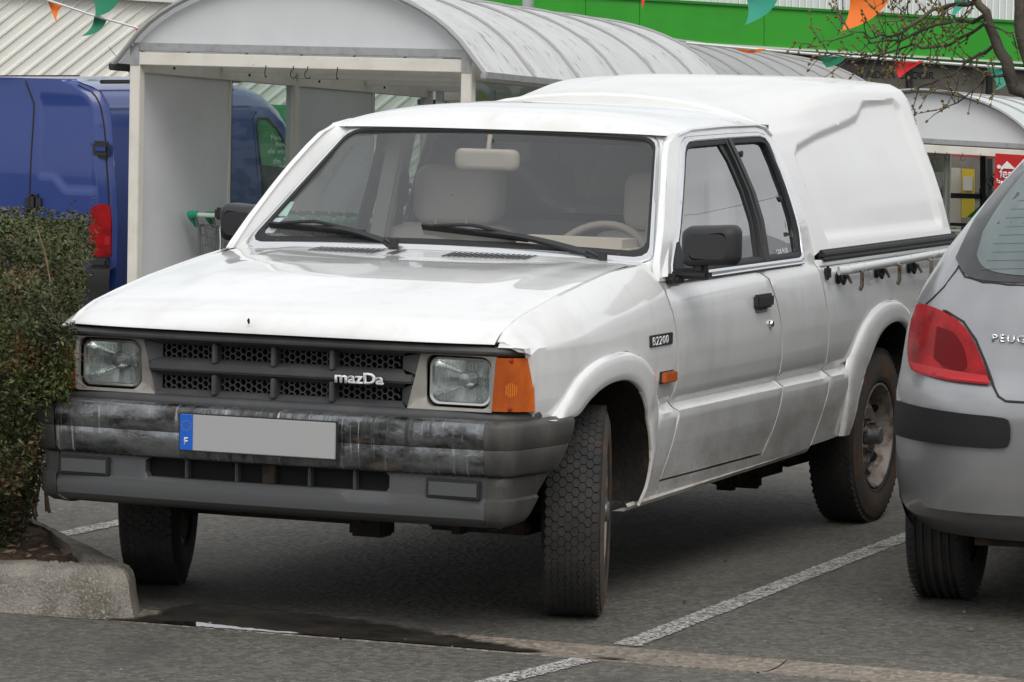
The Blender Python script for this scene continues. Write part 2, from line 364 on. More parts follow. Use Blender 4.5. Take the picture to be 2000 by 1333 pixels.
yj = [-.50, .30, 1.62, 2.75, 4.0, 6.0, 9]
for a, b in zip(yj[:-1], yj[1:]):
    gb.grid(lambda x, y: (x, y, gut(x)+(.004 if .597 < x < .867 else -.006)), np.r_[.594, np.linspace(.60, .865, 8), .869], np.linspace(a+.004, b-.004, 12))
tag(gb.build('gutter_strip', conc), kind='structure')
wetm = M('wet_silt', (.020, .018, .015), .48, col2=(.042, .036, .028), ns=7, thr=(.42, .66), bump=.5, bs=60, spec=.25, rough2=.75, stretch=(1.4, .7, 1))
wp = [(.93, -.95), (.92, -.6), (.90, -.3), (.885, 0), (.885, .4), (.88, .8), (.885, 1.1), (.86, 1.32), (.80, 1.28), (.70, 1.05), (.62, .85), (.60, .55), (.56, .3), (.50, .12), (.42, .0), (.40, -.15), (.33, -.25), (.35, -.38), (.5, -.46), (.66, -.47), (.80, -.52), (.86, -.75)]
wp[10:14] = [(.88, .86), (.872, 1.0), (.835, 1.08), (.77, 1.03), (.71, .96)]
wp = [(x+.014*math.sin(i*1.7)*math.sin(i*.37)+random.uniform(-.008, .008), y+random.uniform(-.012, .012)) for i, (x, y) in enumerate(rsp(smooth2(wp+[wp[0]], 2), 150)[:-1])]
def soak(m):                       # the stain thins out towards its margin: mixes with the bare asphalt below
    n = m.node_tree.nodes; l = m.node_tree.links.new; at = n.new('ShaderNodeAttribute'); at.attribute_name = 'soak'; tc = n.new('ShaderNodeTexCoord'); no = n.new('ShaderNodeTexNoise'); no.inputs['Scale'].default_value = 22; no.inputs['Detail'].default_value = 5
    l(tc.outputs['Object'], no.inputs['Vector']); mu = n.new('ShaderNodeMath'); mu.operation = 'ADD'; l(at.outputs['Fac'], mu.inputs[0]); l(no.outputs[0], mu.inputs[1])
    mr = n.new('ShaderNodeMapRange'); mr.inputs[1].default_value = .62; mr.inputs[2].default_value = 1.15; l(mu.outputs[0], mr.inputs[0])
    t = n.new('ShaderNodeBsdfTransparent'); ms = n.new('ShaderNodeMixShader'); l(mr.outputs[0], ms.inputs[0]); l(t.outputs[0], ms.inputs[1]); l(n['Principled BSDF'].outputs[0], ms.inputs[2]); l(ms.outputs[0], n['Material Output'].inputs[0])
soak(wetm)
wo = MB().panel(wp, lambda x, y: (x, y, gut(x)+.0075), .025).build('wet_ground', wetm); tag(wo, kind='structure')
wa = np.array(wp); wb = np.roll(wa, -1, 0); at_ = wo.data.attributes.new('soak', 'FLOAT', 'POINT')
for i_, v_ in enumerate(wo.data.vertices):
    p_ = np.array(v_.co[:2]); e_ = wb-wa; t_ = np.clip(((p_-wa)*e_).sum(1)/(e_**2).sum(1), 0, 1); dd = np.sqrt(((p_-wa-e_*t_[:, None])**2).sum(1)).min()
    at_.data[i_].value = sst(0, .09, dd)*.95
water = M('puddle_water', (.02, .02, .02), .02, spec=.8, bump=.02, bs=8)
pp = [(.845, -.30), (.862, -.2), (.868, -.1), (.866, .02), (.862, .14), (.855, .25), (.842, .20), (.836, .1), (.826, .0), (.812, -.08), (.80, -.16), (.79, -.24), (.80, -.30), (.825, -.33)]
pp = [(x+random.uniform(-.010, .010), y+random.uniform(-.01, .01)) for x, y in rsp(smooth2(pp+[pp[0]], 1), 60)[:-1]]
tag(MB().panel(pp, lambda x, y: (x, y, gut(x)*.0+.0035), .05).build('puddle', water), kind='structure')
linem = M('worn_line_paint', (.50, .49, .46), .8, col2=(.30, .29, .27), ns=30, thr=(.44, .60), bump=.4, bs=150)
def wear(m):
    n = m.node_tree.nodes; l = m.node_tree.links.new; b = n['Principled BSDF']; o = n['Material Output']; tc = n.new('ShaderNodeTexCoord')
    f = []
    for sc_, a, c in ((120, .50, .58), (9, .55, .78)):
        no = n.new('ShaderNodeTexNoise'); no.inputs['Scale'].default_value = sc_; no.inputs['Detail'].default_value = 4; l(tc.outputs['Object'], no.inputs['Vector'])
        mr = n.new('ShaderNodeMapRange'); mr.inputs[1].default_value = a; mr.inputs[2].default_value = c; l(no.outputs[0], mr.inputs[0]); f.append(mr.outputs[0])
    mx = n.new('ShaderNodeMath'); mx.operation = 'MAXIMUM'; l(f[0], mx.inputs[0]); l(f[1], mx.inputs[1])
    t = n.new('ShaderNodeBsdfTransparent'); ms = n.new('ShaderNodeMixShader'); l(mx.outputs[0], ms.inputs[0]); l(b.outputs[0], ms.inputs[1]); l(t.outputs[0], ms.inputs[2]); l(ms.outputs[0], o.inputs[0])
wear(linem)
def stripe(name, pts, wd):
    b = MB(); L_, R_ = [], []
    for i, p in enumerate(pts):
        q = Vector(pts[min(i+1, len(pts)-1)])-Vector(pts[max(i-1, 0)]); q.normalize(); nx, ny = -q.y*wd/2, q.x*wd/2
        j = random.uniform(-.005, .005); j2 = random.uniform(-.005, .005); z = gz(p[0])+gut(p[0])+.004
        L_.append((p[0]+nx, p[1]+ny+j, z)); R_.append((p[0]-nx, p[1]-ny+j2, z))
    b.rows([L_, R_]); return tag(b.build(name, linem, ang=0), kind='structure')
def seg(a, b, n): return [(lerp(a[0], b[0], t/n), lerp(a[1], b[1], t/n)) for t in range(n+1)]
stripe('parking_line', seg((.575, 1.105), (-4.5, .99), 300), .085)
stripe('parking_line', seg((.90, 1.10), (1.75, .985), 50), .085)
stripe('parking_line', seg((-.93, -1.63), (-4.5, -1.60), 120), .085)
stripe('parking_line', seg((.575, 3.72), (-4.5, 3.62), 20), .085)
# planting island: kerb stones and soil
kerbm = M('kerb_stone', (.27, .245, .21), .9, col2=(.13, .115, .09), ns=7, thr=(.42, .66), col3=(.34, .315, .28), ns3=130, thr3=(.52, .66), bump=.9, bs=80)
K = [(.815, -3.6), (.815, -2.2), (.812, -.86), (.800, -.64), (.775, -.545), (.715, -.492), (.60, -.528), (.04, -1.06), (-.56, -1.62), (-.98, -2.02), (-1.2, -3.6)]
Ki = [(.665, -3.6), (.665, -2.2), (.662, -.86), (.66, -.76), (.64, -.71), (.61, -.695), (.54, -.735), (-.06, -1.20), (-.66, -1.74), (-1.04, -2.2), (-1.2+.1, -3.6)]
kb = MB(); 
prof = [(-.12, -.01), (-.02, .06), (.005, .092), (.06, .116), (.14, .131), (.28, .14), (.95, .14), (1, .125), (1, .03)]
Ko, Kj = [], []
for i in range(len(K)-1):
    for t in range(14): Ko.append(off(K[i], K[i+1], t/14)); Kj.append(off(Ki[i], Ki[i+1], t/14))
Ko, Kj = Ko+[K[-1]], Kj+[Ki[-1]]
rwk = []
for i, (a, b) in enumerate(zip(Ko, Kj)):
    jt = .006 if i % 28 == 27 else 0
    nz = [random.uniform(-.004, .004) for _ in prof]
    rwk.append([(*off(a, b, t+jt*.5+n_), z-jt+n_ if z > 0 else z) for (t, z), n_ in zip(prof, nz)])
tag(kb.rows(rwk).build('kerb', kerbm, ang=50), kind='structure')
soil = M('leaf_litter_soil', (.075, .050, .033), .95, col2=(.14, .075, .04), ns=26, thr=(.45, .62), col3=(.04, .028, .02), ns3=60, thr3=(.5, .6), bump=1, bs=70)
sp_ = [off(a, b, .98) for a, b in zip(K, Ki)]
tag(MB().panel(sp_, lambda x, y: (x, y, .115+.02*math.sin(x*9)*math.sin(y*7)+random.uniform(0, .012)), .05).build('planting_soil', soil), kind='structure')
ltm = M('dry_litter', (.20, .12, .06), .9, col2=(.30, .22, .13), ns=30); lt = MB()
for _ in range(420):
    x, y = random.uniform(-.4, .62), random.uniform(-1.6, -.76)
    if y > -.9-(.52-x)*.9 + .1: continue
    a = random.uniform(0, 6.28); l = random.uniform(.01, .05); wdt = random.uniform(.002, .008); z = .135+random.uniform(0, .012)
    dx, dy = math.cos(a), math.sin(a)
    lt.add([(x, y, z), (x+dx*l/2-dy*wdt, y+dy*l/2+dx*wdt, z+.006), (x+dx*l, y+dy*l, z+random.uniform(-.004, .012)), (x+dx*l/2+dy*wdt, y+dy*l/2-dx*wdt, z)], [(0, 1, 2, 3)])
tag(lt.build('leaf_litter', ltm, ang=0), kind='stuff')
pbm = M('pebbles', (.20, .19, .17), .8, col2=(.06, .055, .05), ns=3, thr=(.45, .55)); pb = MB()
for _ in range(170):
    x, y = random.uniform(-2.2, 2.0), random.uniform(-.4, 3.2)
    r = random.choice([.003, .004, .005, .007, .011]); a = random.uniform(0, 3)
    if -3.2 < x < .5 and -.7 < y < .8 and random.random() < .7: continue
    c, s_ = math.cos(a), math.sin(a); z = gut(x)+.004
    pb.add([(x+r*c, y+r*s_, z), (x-r*s_*.7, y+r*c*.7, z), (x-r*c, y-r*s_, z), (x+r*s_*.7, y-r*c*.7, z), (x, y, z+r*.8)], [(0, 1, 4), (1, 2, 4), (2, 3, 4), (3, 0, 4)])
tag(pb.build('grit', pbm, ang=0), kind='stuff')
#=== TRUCK
truck = thing('pickup_truck', 'white extended cab pickup with a white hard canopy over its bed, parked nose out', 'pickup truck', (0, 0, 0))
ZS = [(.70, .893), (.685, .897), (.626, .934), (.546, .96), (.382, .99), (.17, 1.024), (-.048, 1.052), (-.228, 1.073), (-.46, 1.087), (-.60, 1.09)]
ZC = [(.70, .868), (.66, .875), (.375, .908), (-.48, .978), (-1.57, .991), (-2.15, 1.0), (-3.9, 1.0)]
YC = [(.70, .775), (.66, .785), (.40, .808), (0, .815), (-4, .815)]
KN = [.36, .50, .586, .606, .628, .66, .72, .80, .88]
def ys(x, z):
    zc, yc = ip(x, ZC), ip(x, YC)
    if z >= zc:
        if x > -.52:
            zs = ip(x, ZS); yt = lerp(.7185, .745, sst(-.2, -.5, x)); t = min(1.1, max(0, (z-zc)/max(.01, zs-zc)))
            return yc-(yc-yt)*t**1.3
        return yc-.012*sst(0, .02, z-zc)-.42*(z-zc)
    k = np.interp(z, [.28, .36, .50, .586, .606, .628, .66, .72, .80, .88, .94, 1.0], [-.045, -.02, .010, .021, .018, -.011, .007, .016, .018, .014, .009, 0])
    if z > .88: k *= min(1, (zc-z)/.05) if zc-z < .05 else 1
    return yc+float(k)
GAP = .0055
def side(x, z): return (x, ys(x, z), z)
fO = [(.565, .662), (.47, .662), (.43, .70), (.37, .745), (.28, .79), (.16, .82), (.02, .833), (-.10, .832), (-.22, .81), (-.31, .77), (-.375, .71), (-.405, .655), (-.405, .58), (-.40, .5), (-.37, .40), (-.335, .335)]
fI = [(.50, .655), (.335, .655), (.30, .672), (.25, .697), (.17, .722), (.09, .738), (.01, .744), (-.08, .742), (-.16, .724), (-.225, .69), (-.265, .65), (-.30, .60), (-.328, .54), (-.343, .46), (-.335, .39), (-.30, .32)]
dF = [(-.50, 1.03), (-.512, 1.0), (-.54, .93), (-.563, .879), (-.578, .80), (-.586, .71), (-.575, .67), (-.556, .637), (-.575, .618), (-.594, .606), (-.58, .54), (-.55, .45), (-.524, .383)]
dR = [(-1.455, 1.03), (-1.48, 1.02), (-1.543, .992), (-1.60, .91), (-1.643, .82), (-1.660, .73), (-1.664, .658), (-1.658, .632), (-1.672, .606), (-1.655, .55), (-1.62, .46), (-1.563, .384)]
cR = [(-2.10, 1.03), (-2.125, .95), (-2.159, .862), (-2.18, .76), (-2.19, .66), (-2.186, .632), (-2.212, .606), (-2.19, .54), (-2.15, .44), (-2.115, .362)]
def sh(P, dx, dz=0): return [(x+dx, z+dz) for x, z in P]
seamF = [(x, ip(x, ZS)-.004) for x in np.linspace(-.495, .672, 26)]
fender_o = [(.595, .664), (.612, .72), (.622, .80), (.632, .862), (.672, .872)]+[(.672, .888)]+seamF[::-1]+[(-.50, 1.03)]+sh(dF[1:], GAP)+[(-.545, .325)]+[(-.30, .325)]+fO[::-1][0:1]+fO[::-1][1:]
fender_o = [(.595, .664), (.612, .72), (.622, .80), (.632, .862), (.668, .872), (.672, .886)]+seamF[::-1]+sh(dF, GAP)+[(-.545, .325)]+fO[::-1][:-1]
door_o = sh(dF, -GAP)+sh(dR, GAP)[::-1]
cab_o = sh(dR, -GAP)+[(-1.57, .376), (-.53, .376), (-.545, .326), (-1.0, .329), (-1.6, .338), (-2.11, .354)]+sh(cR, .006)[::-1]
bed_o = sh(cR, -.006)+[(-2.30, .366), (-2.43, .372)]+[(-2.43, .60), (-2.47, .67), (-2.52, .73), (-2.60, .785), (-2.70, .825), (-2.82, .848), (-2.95, .853), (-3.06, .835), (-3.15, .795), (-3.22, .74), (-3.28, .66), (-3.31, .56), (-3.32, .45), (-3.84, .46), (-3.85, 1.03)]
rO = [(-2.43, .372)]+bed_o[len(cR)+2:len(cR)+2+13]
rI = [(-2.505, .372), (-2.545, .47), (-2.59, .56), (-2.622, .615), (-2.67, .67), (-2.75, .722), (-2.85, .755), (-2.98, .768), (-3.08, .752), (-3.16, .712), (-3.21, .65), (-3.225, .58), (-3.22, .5), (-3.2, .45)]
FL = (0, -.02, 0)
def pair(name, mb, mat, **k):
    a = mb.build(name, mat, truck, **k); b = mb.flipped().build(name, mat, truck, **k); return a, b
pair('fender', MB().panel(fender_o, side, .035, zl=KN, flange=FL), white)
doors = pair('door', MB().panel(door_o, side, .035, zl=KN, flange=FL), white)
pair('cab_side', MB().panel(cab_o, side, .035, zl=KN, flange=FL), white)
pair('bed_side', MB().panel(bed_o, side, .035, zl=KN, flange=FL), white)
# dark rubber behind the shut lines
for P in (dF, dR, cR):
    for sg in (1, -1): MB().tube([(x, sg*(ys(x, z)-.016), z) for x, z in P], .009, 6).build('door_seal' if P is not cR else 'body_gap', rubber, truck)
def yfl(x, z):
    k = sst(.62, .72, z); return lerp(ip(z, [(.30, .795), (.40, .818), (.50, .828), (.66, .828)]), ys(x, max(z, .66)), k)
def flare(O, I, amp):
    O, I = rsp(smooth2(O, 1), 70), rsp(smooth2(I, 2), 70); rw = []
    for k, (t, h) in enumerate([(-.03, -.012), (.02, .005), (.06, .013), (.14, .018), (.35, .021), (.70, .022), (.95, .020), (1, .015), (1.0, .003)]):
        rw.append([(*off(o, i, t)[:1], yfl(*o)+(h*amp(j/69) if h > 0 else h), off(o, i, t)[1]) for j, (o, i) in enumerate(zip(O, I))])
    return MB().rows(rw), rw[-1]
mf, edgeF = flare(fO, fI, lambda t: 1-.55*sst(.66, .85, t)); pair('wheel_arch_flare', mf, white, ang=50)
mr0, edgeR = flare(rO, rI, lambda t: .45+.55*sst(.10, .26, t)); pair('wheel_arch_flare', mr0, white, ang=50)
nz_ = [(.622, .80), (.632, .862), (.650, .868), (.668, .872), (.672, .886), (.676, .894), (.684, .897)]
nose = MB(); nose.rows([[side(x, z) for x, z in nz_[1:]], [(x+.004, ys(x, z)-.003, .884) for x, z in nz_[1:]], [(x-.02, ys(x, z)-.01, .880) for x, z in nz_[1:]]]); pair('fender_nose', nose, white, ang=60)
# rust bitten wheel arch edge
lip = MB(); lip.tube([(x-.001, y+.004, z) for x, y, z in edgeF[44:]], .0055, 6)
pair('arch_edge', lip, dirty)
sill = MB(); S_ = [(x, ys(-.6, .33)+.004, lerp(.329, .356, (-.56-x)/1.55)) for x in np.linspace(-.25, -2.11, 20)]
sill.rows([[(x, y-.004, z+.006) for x, y, z in S_], [(x, y+.002, z-.004) for x, y, z in S_], [(x, y-.008, z-.018) for x, y, z in S_], [(x, y-.05, z-.02) for x, y, z in S_]])
pair('sill', sill, dirty)
# crease line along the shoulder is in the panels; hood
def crown(y): return 1-(y/.715)**2
ZM = [(.74, .934), (.70, .949), (.64, .968), (.55, .985), (.38, 1.012), (.17, 1.041), (-.05, 1.063), (-.23, 1.072), (-.38, 1.076), (-.43, 1.077), (-.515, 1.093), (-.6, 1.094)]
def ztop(x, y):
    a = min(1, abs(y)/.712); z = lerp(ip(x, ZM), ip(x, ZS), a**2.3)
    t = (.64-x)/1.05; z += .006*sst(.60, .52, abs(y)+.10*(1-t))*sst(.1, .5, t)
    return z-.004*sst(.95, 1.0, a)
HD = [0, .0012, .004, .009, .016, .025, .036, .050, .068]
def hood_pt(y, k):
    a = abs(y)/.712; xf = .738-.050*a**4; zb = .893
    if k < 9:
        d = HD[k]; x0 = xf-.068; sl = (ztop(x0-.03, y)-ztop(x0, y))/.03; zl = ztop(x0, y)+sl*(d-.068); q = max(0, 1-(1-d/.068)**2.4)**.60
        return (xf-d, y, zb+max(.004, zl-zb)*q)
    x = lerp(xf-.068, -.415, (k-8)/26); return (x, y, ztop(x, y))
yh = np.linspace(-.7075, .7075, 61)
hood = MB().grid(lambda y, k: hood_pt(float(y), int(k)), yh, list(range(35)))
hood.rows([[hood_pt(float(y), 0) for y in yh], [(hood_pt(float(y), 0)[0]-.03, float(y), .892) for y in yh]])
hood_o = hood.build('hood', white, truck, ang=60)
chip = MB().panel([(.0, .0), (.006, .004), (.005, .016), (.001, .02), (-.004, .012)], lambda a, b: (.7395, -.085+a, .921+b), .02).build('paint_chip', dark, hood_o)
# cowl with air slots
def cowl(y, x): 
    z = ztop(x, y); return (x, y, z+lerp(-.002, -.016, sst(-.530, -.58, x)))
cw = MB().grid(cowl, np.linspace(-.715, .715, 31), np.linspace(-.425, -.60, 16)).build('cowl', white, truck, ang=60)
for y0, y1 in ((-.44, -.12), (.045, .345)):
    cv = MB()
    for y in np.arange(y0, y1, .019):
        if -.21 < y < -.155: continue
        p = [cowl(y+dx, x) for dx, x in ((0, -.440), (.010, -.440), (.034, -.508), (.024, -.508))]; cv.add([(a, b, c+.004) for a, b, c in p], [(0, 1, 2, 3)])
    cv.build('air_slots', dark, cw, ang=0)
for sg in (1, -1):
    MB().tube([(x, sg*.713, z-.011) for x, z in seamF], .0085, 6).build('hood_seal', rubber, truck)
# windscreen
def W(a, b, dz=0):     # a: -1..1 across, b: 0..1 up; dz lifts along the normal
    hw = lerp(.742, .572, b); c = 1-a*a
    z = lerp(1.080+.017*c, 1.482+.014*c, b); x = -.566-1.25*(z-1.08)+.035*c
    return (x+.62*dz, a*hw, z+.78*dz)
def rrect(w2, h2, r, n=7, bot=None):
    P = []
    for cx, cz, a0 in ((w2-r, h2-r, 0), (-w2+r, h2-r, 90), (-w2+r, -h2+r, 180), (w2-r, -h2+r, 270)):
        for k in range(n): a = rad(a0+90*k/(n-1)); P.append((cx+r*math.cos(a), cz+r*math.sin(a)))
    return P
def wsloop(i, r, lift=0, ib=None):      # rounded rectangle inset by i metres (ib at the bottom)
    ib = i if ib is None else ib; P = rrect(.655-i, .322-(i+ib)/2, r); P = [(x, z+(ib-i)/2) for x, z in P]; Q = []
    for (x0, z0), (x1, z1) in zip(P, P[1:]+P[:1]):
        k = max(1, int(math.hypot(x1-x0, z1-z0)/.05)); Q += [(lerp(x0, x1, t/k), lerp(z0, z1, t/k)) for t in range(k)]
    return [W(x/.655, z/.644+.5, lift) for x, z in Q], Q
def ringband(bands):
    rw = [wsloop(*b)[0] for b in bands]; return rw
def fit(P, n=150): 
    P = np.array(P+[P[0]]); d = np.r_[0, np.cumsum(np.linalg.norm(np.diff(P, axis=0), axis=1))]; t = np.linspace(0, d[-1], n+1)[:-1]
    return [tuple(np.interp(t_, d, P[:, k]) for k in range(3)) for t_ in t]
ws_q = wsloop(.012, .05, .002, .04)[1]
wsg = MB().panel(ws_q, lambda x, z: W(x/.655, z/.644+.5, .001), .06).build('windscreen', ws_glass, truck, ang=60)
def wband(name, mat, bands):
    b = MB(); b.rows([fit(wsloop(*q)[0]) for q in bands], closed=True); return b.build(name, mat, wsg, ang=50)
wband('windscreen_frame', white, [(-.045, .004, -.012), (-.020, .006, .0015), (.008, .03, .0015)])
wband('windscreen_seal', rubber, [(.010, .05, .004, .020), (.014, .05, .008, .030), (.021, .055, .005, .054), (.023, .055, -.01, .056)])
wband('windscreen_trim', M('bright_trim', (.74, .75, .76), .22, metal=.75), [(-.006, .055, -.004), (-.004, .055, .007), (.004, .05, .011), (.011, .05, .008, .02), (.012, .05, .0, .022)])
# A pillars, roof
def tilt(z): return .79-.33*(z-1.03)+.012*sst(1.03, 1.2, z)*sst(1.5, 1.3, z)
def up(x, z): return (x, tilt(z), z)
AP = [(-.50, 1.03), (-.528, 1.08), (-.626, 1.18), (-.724, 1.275), (-.82, 1.36), (-.90, 1.426), (-.965, 1.468), (-1.07, 1.495)]
roofedge = [(-1.07, 1.495), (-1.2, 1.510), (-1.55, 1.517), (-1.9, 1.517), (-1.98, 1.508), (-2.03, 1.48)]
cback = [(-2.062, 1.445), (-2.08, 1.40), (-2.105, 1.303), (-2.134, 1.174), (-2.142, 1.055), (-2.12, 1.026)]
win = [(-.622, 1.033), (-.65, 1.075), (-.734, 1.165), (-.924, 1.34), (-1.045, 1.44), (-1.085, 1.466), (-1.13, 1.48), (-1.2, 1.484), (-1.55, 1.488), (-1.885, 1.489), (-1.94, 1.482), (-1.972, 1.455), (-1.995, 1.36), (-2.013, 1.24), (-2.018, 1.14), (-2.003, 1.06), (-1.985, 1.04), (-1.95, 1.033)]
ups = MB().panel(AP+roofedge[1:]+cback, up, .05, holes=[win], flange=(0, -.02, 0))
pair('cab_frame', ups, white)
pil = MB(); sd = rsp(AP[0:], 24); R1, R2, R3, R4 = [], [], [], []
for i in range(24):
    x, z = sd[i]; p = Vector(up(x, z)); b = i/23; q = Vector(W(1.012, b, .0)); m1 = p.lerp(q, .25)+Vector((.010, .012, .006)); m2 = p.lerp(q, .65)+Vector((.012, .006, .006))
    R1.append(p); R2.append(m1); R3.append(m2); R4.append(q-Vector((.004, 0, .004)))
pair('windscreen_pillar', pil.rows([R1, R2, R3, R4]), white, ang=60)
ZR = [(-1.05, 1.494), (-1.075, 1.520), (-1.11, 1.545), (-1.17, 1.564), (-1.3, 1.579), (-1.6, 1.585), (-1.95, 1.580), (-2.06, 1.555)]
def roof(y, x):
    a = abs(y)/.636; zc_ = ip(x, ZR)-0; ze = ip(x, [(-1.05, 1.487)]+roofedge)
    xx = x+ (.02*(1-a*a) if x > -1.2 else 0)
    return (xx, y, lerp(zc_, min(ze, zc_), a**2.8*.75+.25*a**8))
MBr = MB().grid(lambda y, x: roof(float(y), float(x)), np.r_[-.636, -.625, -.6, np.linspace(-.55, .55, 25), .6, .625, .636], [-1.05, -1.06, -1.075, -1.09, -1.11, -1.14, -1.17, -1.22, -1.3, -1.4, -1.6, -1.8, -1.95, -2.0, -2.03, -2.06])
roof_o = MBr.build('roof', white, truck, ang=60)
# drip moulding with chrome strip over the side windows
pair('drip_rail', MB().tube([(x, tilt(z)+.004, z-.002) for x, z in roofedge], .006, 6), white)
# bright window surround
def wl(P, i, lift):
    c = np.mean(np.array(P), 0); o = []
    n = len(P)
    for k, p in enumerate(P):
        a, b = np.array(P[k-1]), np.array(P[(k+1) % n]); t = (b-a)/np.linalg.norm(b-a); nn = np.array([-t[1], t[0]])
        if np.dot(nn, c-np.array(p)) < 0: nn = -nn
        q = np.array(p)+nn*i; o.append((q[0], tilt(q[1])+lift, q[1]))
    return o
wind = []
for (x0, z0), (x1, z1) in zip(win, win[1:]+win[:1]):
    k = max(1, int(math.hypot(x1-x0, z1-z0)/.05)); wind += [(lerp(x0, x1, t/k), lerp(z0, z1, t/k)) for t in range(k)]
cab_frames = [o for o in truck.children if o.name.startswith('cab_frame')]
pair('window_trim', MB().rows([wl(wind, -.004, .0), wl(wind, -.002, .008), wl(wind, .006, .012), wl(wind, .014, .009), wl(wind, .016, .002)], closed=True), chrome, ang=60)
pair('window_seal', MB().rows([wl(wind, .014, .005), wl(wind, .020, .006), wl(wind, .032, .003), wl(wind, .036, -.010)], closed=True), rubber, ang=60)
# side window glass and the fat rubber/steel divider
div = [(-1.545, 1.486), (-1.58, 1.40), (-1.612, 1.29), (-1.618, 1.19), (-1.605, 1.10), (-1.585, 1.035)]
gl = [p for p in win]
pair('side_window', MB().panel([(x, z) for x, z in win], lambda x, z: (x, tilt(z)-.012, z), .1), side_glass, ang=60)
dv = MB(); dvL, dvR = sh(div, .042), sh(div, -.030)
dv.rows([[(x, tilt(z)-.014, z) for x, z in dvL], [(x, tilt(z)+.006, z) for x, z in sh(div, .040)], [(x, tilt(z)+.004, z) for x, z in sh(div, .020)], [(x, tilt(z)-.004, z) for x, z in sh(div, .016)], [(x, tilt(z)-.004, z) for x, z in sh(div, .010)], [(x, tilt(z)+.008, z) for x, z in sh(div, .006)], [(x, tilt(z)+.008, z) for x, z in sh(div, -.026)], [(x, tilt(z)-.014, z) for x, z in dvR]])
pair('window_divider', dv, black_pl)
dg = [(-.70, 1.045), (-.755, 1.12), (-.93, 1.29), (-1.06, 1.415), (-1.10, 1.442), (-1.16, 1.45), (-1.46, 1.453), (-1.50, 1.40), (-1.535, 1.29), (-1.545, 1.19), (-1.53, 1.10), (-1.51, 1.045)]
fr_o = [(x, z) for x, z in [(-.655, 1.037), (-.74, 1.148), (-.925, 1.322), (-1.055, 1.438), (-1.10, 1.464), (-1.16, 1.474), (-1.50, 1.478), (-1.515, 1.43), (-1.55, 1.30), (-1.565, 1.19), (-1.55, 1.10), (-1.535, 1.037)]]
pair('door_window_frame', MB().panel(fr_o, lambda x, z: (x, tilt(z)-.006, z), .06, holes=[dg], flange=(0, -.012, 0)), black_pl, ang=30)
for sg in (1, -1):
    for x, z in ((-1.672, 1.418), (-1.93, 1.255)): MB().tube([(x, sg*(tilt(z)-.012), z), (x, sg*(tilt(z)-.005), z)], .011, 12).build('window_catch', black_pl, truck)
text('cab_lettering', 'CAB PLUS', whitelet, truck, (-1.745, tilt(1.066)-.006, 1.066), (-1, 0, .018), (0, -.3, 1), .026, .001, spacing=1.15)
# door handle, lock, badge, repeater, mirrors
for d, sg in zip(doors, (1, -1)):
    h = MB(); h.box((-1.425, sg*(ys(-1.42, .92)+.010), .922), (.155, .03, .048), bev=.008)
    hd = h.build('handle', black_pl, d); MB().box((-1.425, sg*(ys(-1.42, .88)+.0), .889), (.11, .008, .016), bev=.003).build('handle_recess', cabin_dark, hd)
    k = MB(); k.lathe([(0, .012), (.011, .012), (.014, .006), (.014, -.01)], Matrix.Translation((-1.515, sg*ys(-1.515, .838), .838)) @ Matrix.Scale(sg, 4, (0, 1, 0)), 20); k.build('lock', chrome, d)
    k2 = MB(); k2.lathe([(0, .0135), (.006, .0135), (.006, .012)], Matrix.Translation((-1.515, sg*ys(-1.515, .838), .838)) @ Matrix.Scale(sg, 4, (0, 1, 0)), 12); k2.build('keyhole', dark, d)
    bt = MB(); P = [(x, z) for x, z in [(-.612, 1.026), (-1.05, 1.026), (-1.56, 1.028), (-1.97, 1.028)]]
    bt.tube([(x, sg*(tilt(z)+.008), z) for x, z in P], .005, 6); bt.build('belt_moulding', chrome, d)
bd = MB(); bd.box((-.413, ys(-.41, .848)+.003, .848), (.205, .008, .038), bev=.002, rz=0); badge = bd.build('model_badge', black_pl, truck)
text('badge_lettering', 'B2200', whitelet, badge, (-.318, ys(-.41, .848)+.0075, .8345), (-1, 0, 0), (0, 0, 1), .038, .002, off=.004, sx=1.42, spacing=1.12)
MB().box((-.413, -(ys(-.41, .848)+.003), .848), (.205, .008, .038), bev=.002).build('model_badge', black_pl, truck)
for sg in (1, -1):
    rp = MB().box((-.472, sg*(ys(-.47, .725)+.010), .724), (.112, .024, .034), bev=.004).build('side_repeater', amber, truck)
    MB().box((-.472, sg*(ys(-.47, .725)+.001), .724), (.120, .012, .040), bev=.002).build('repeater_base', black_pl, rp)
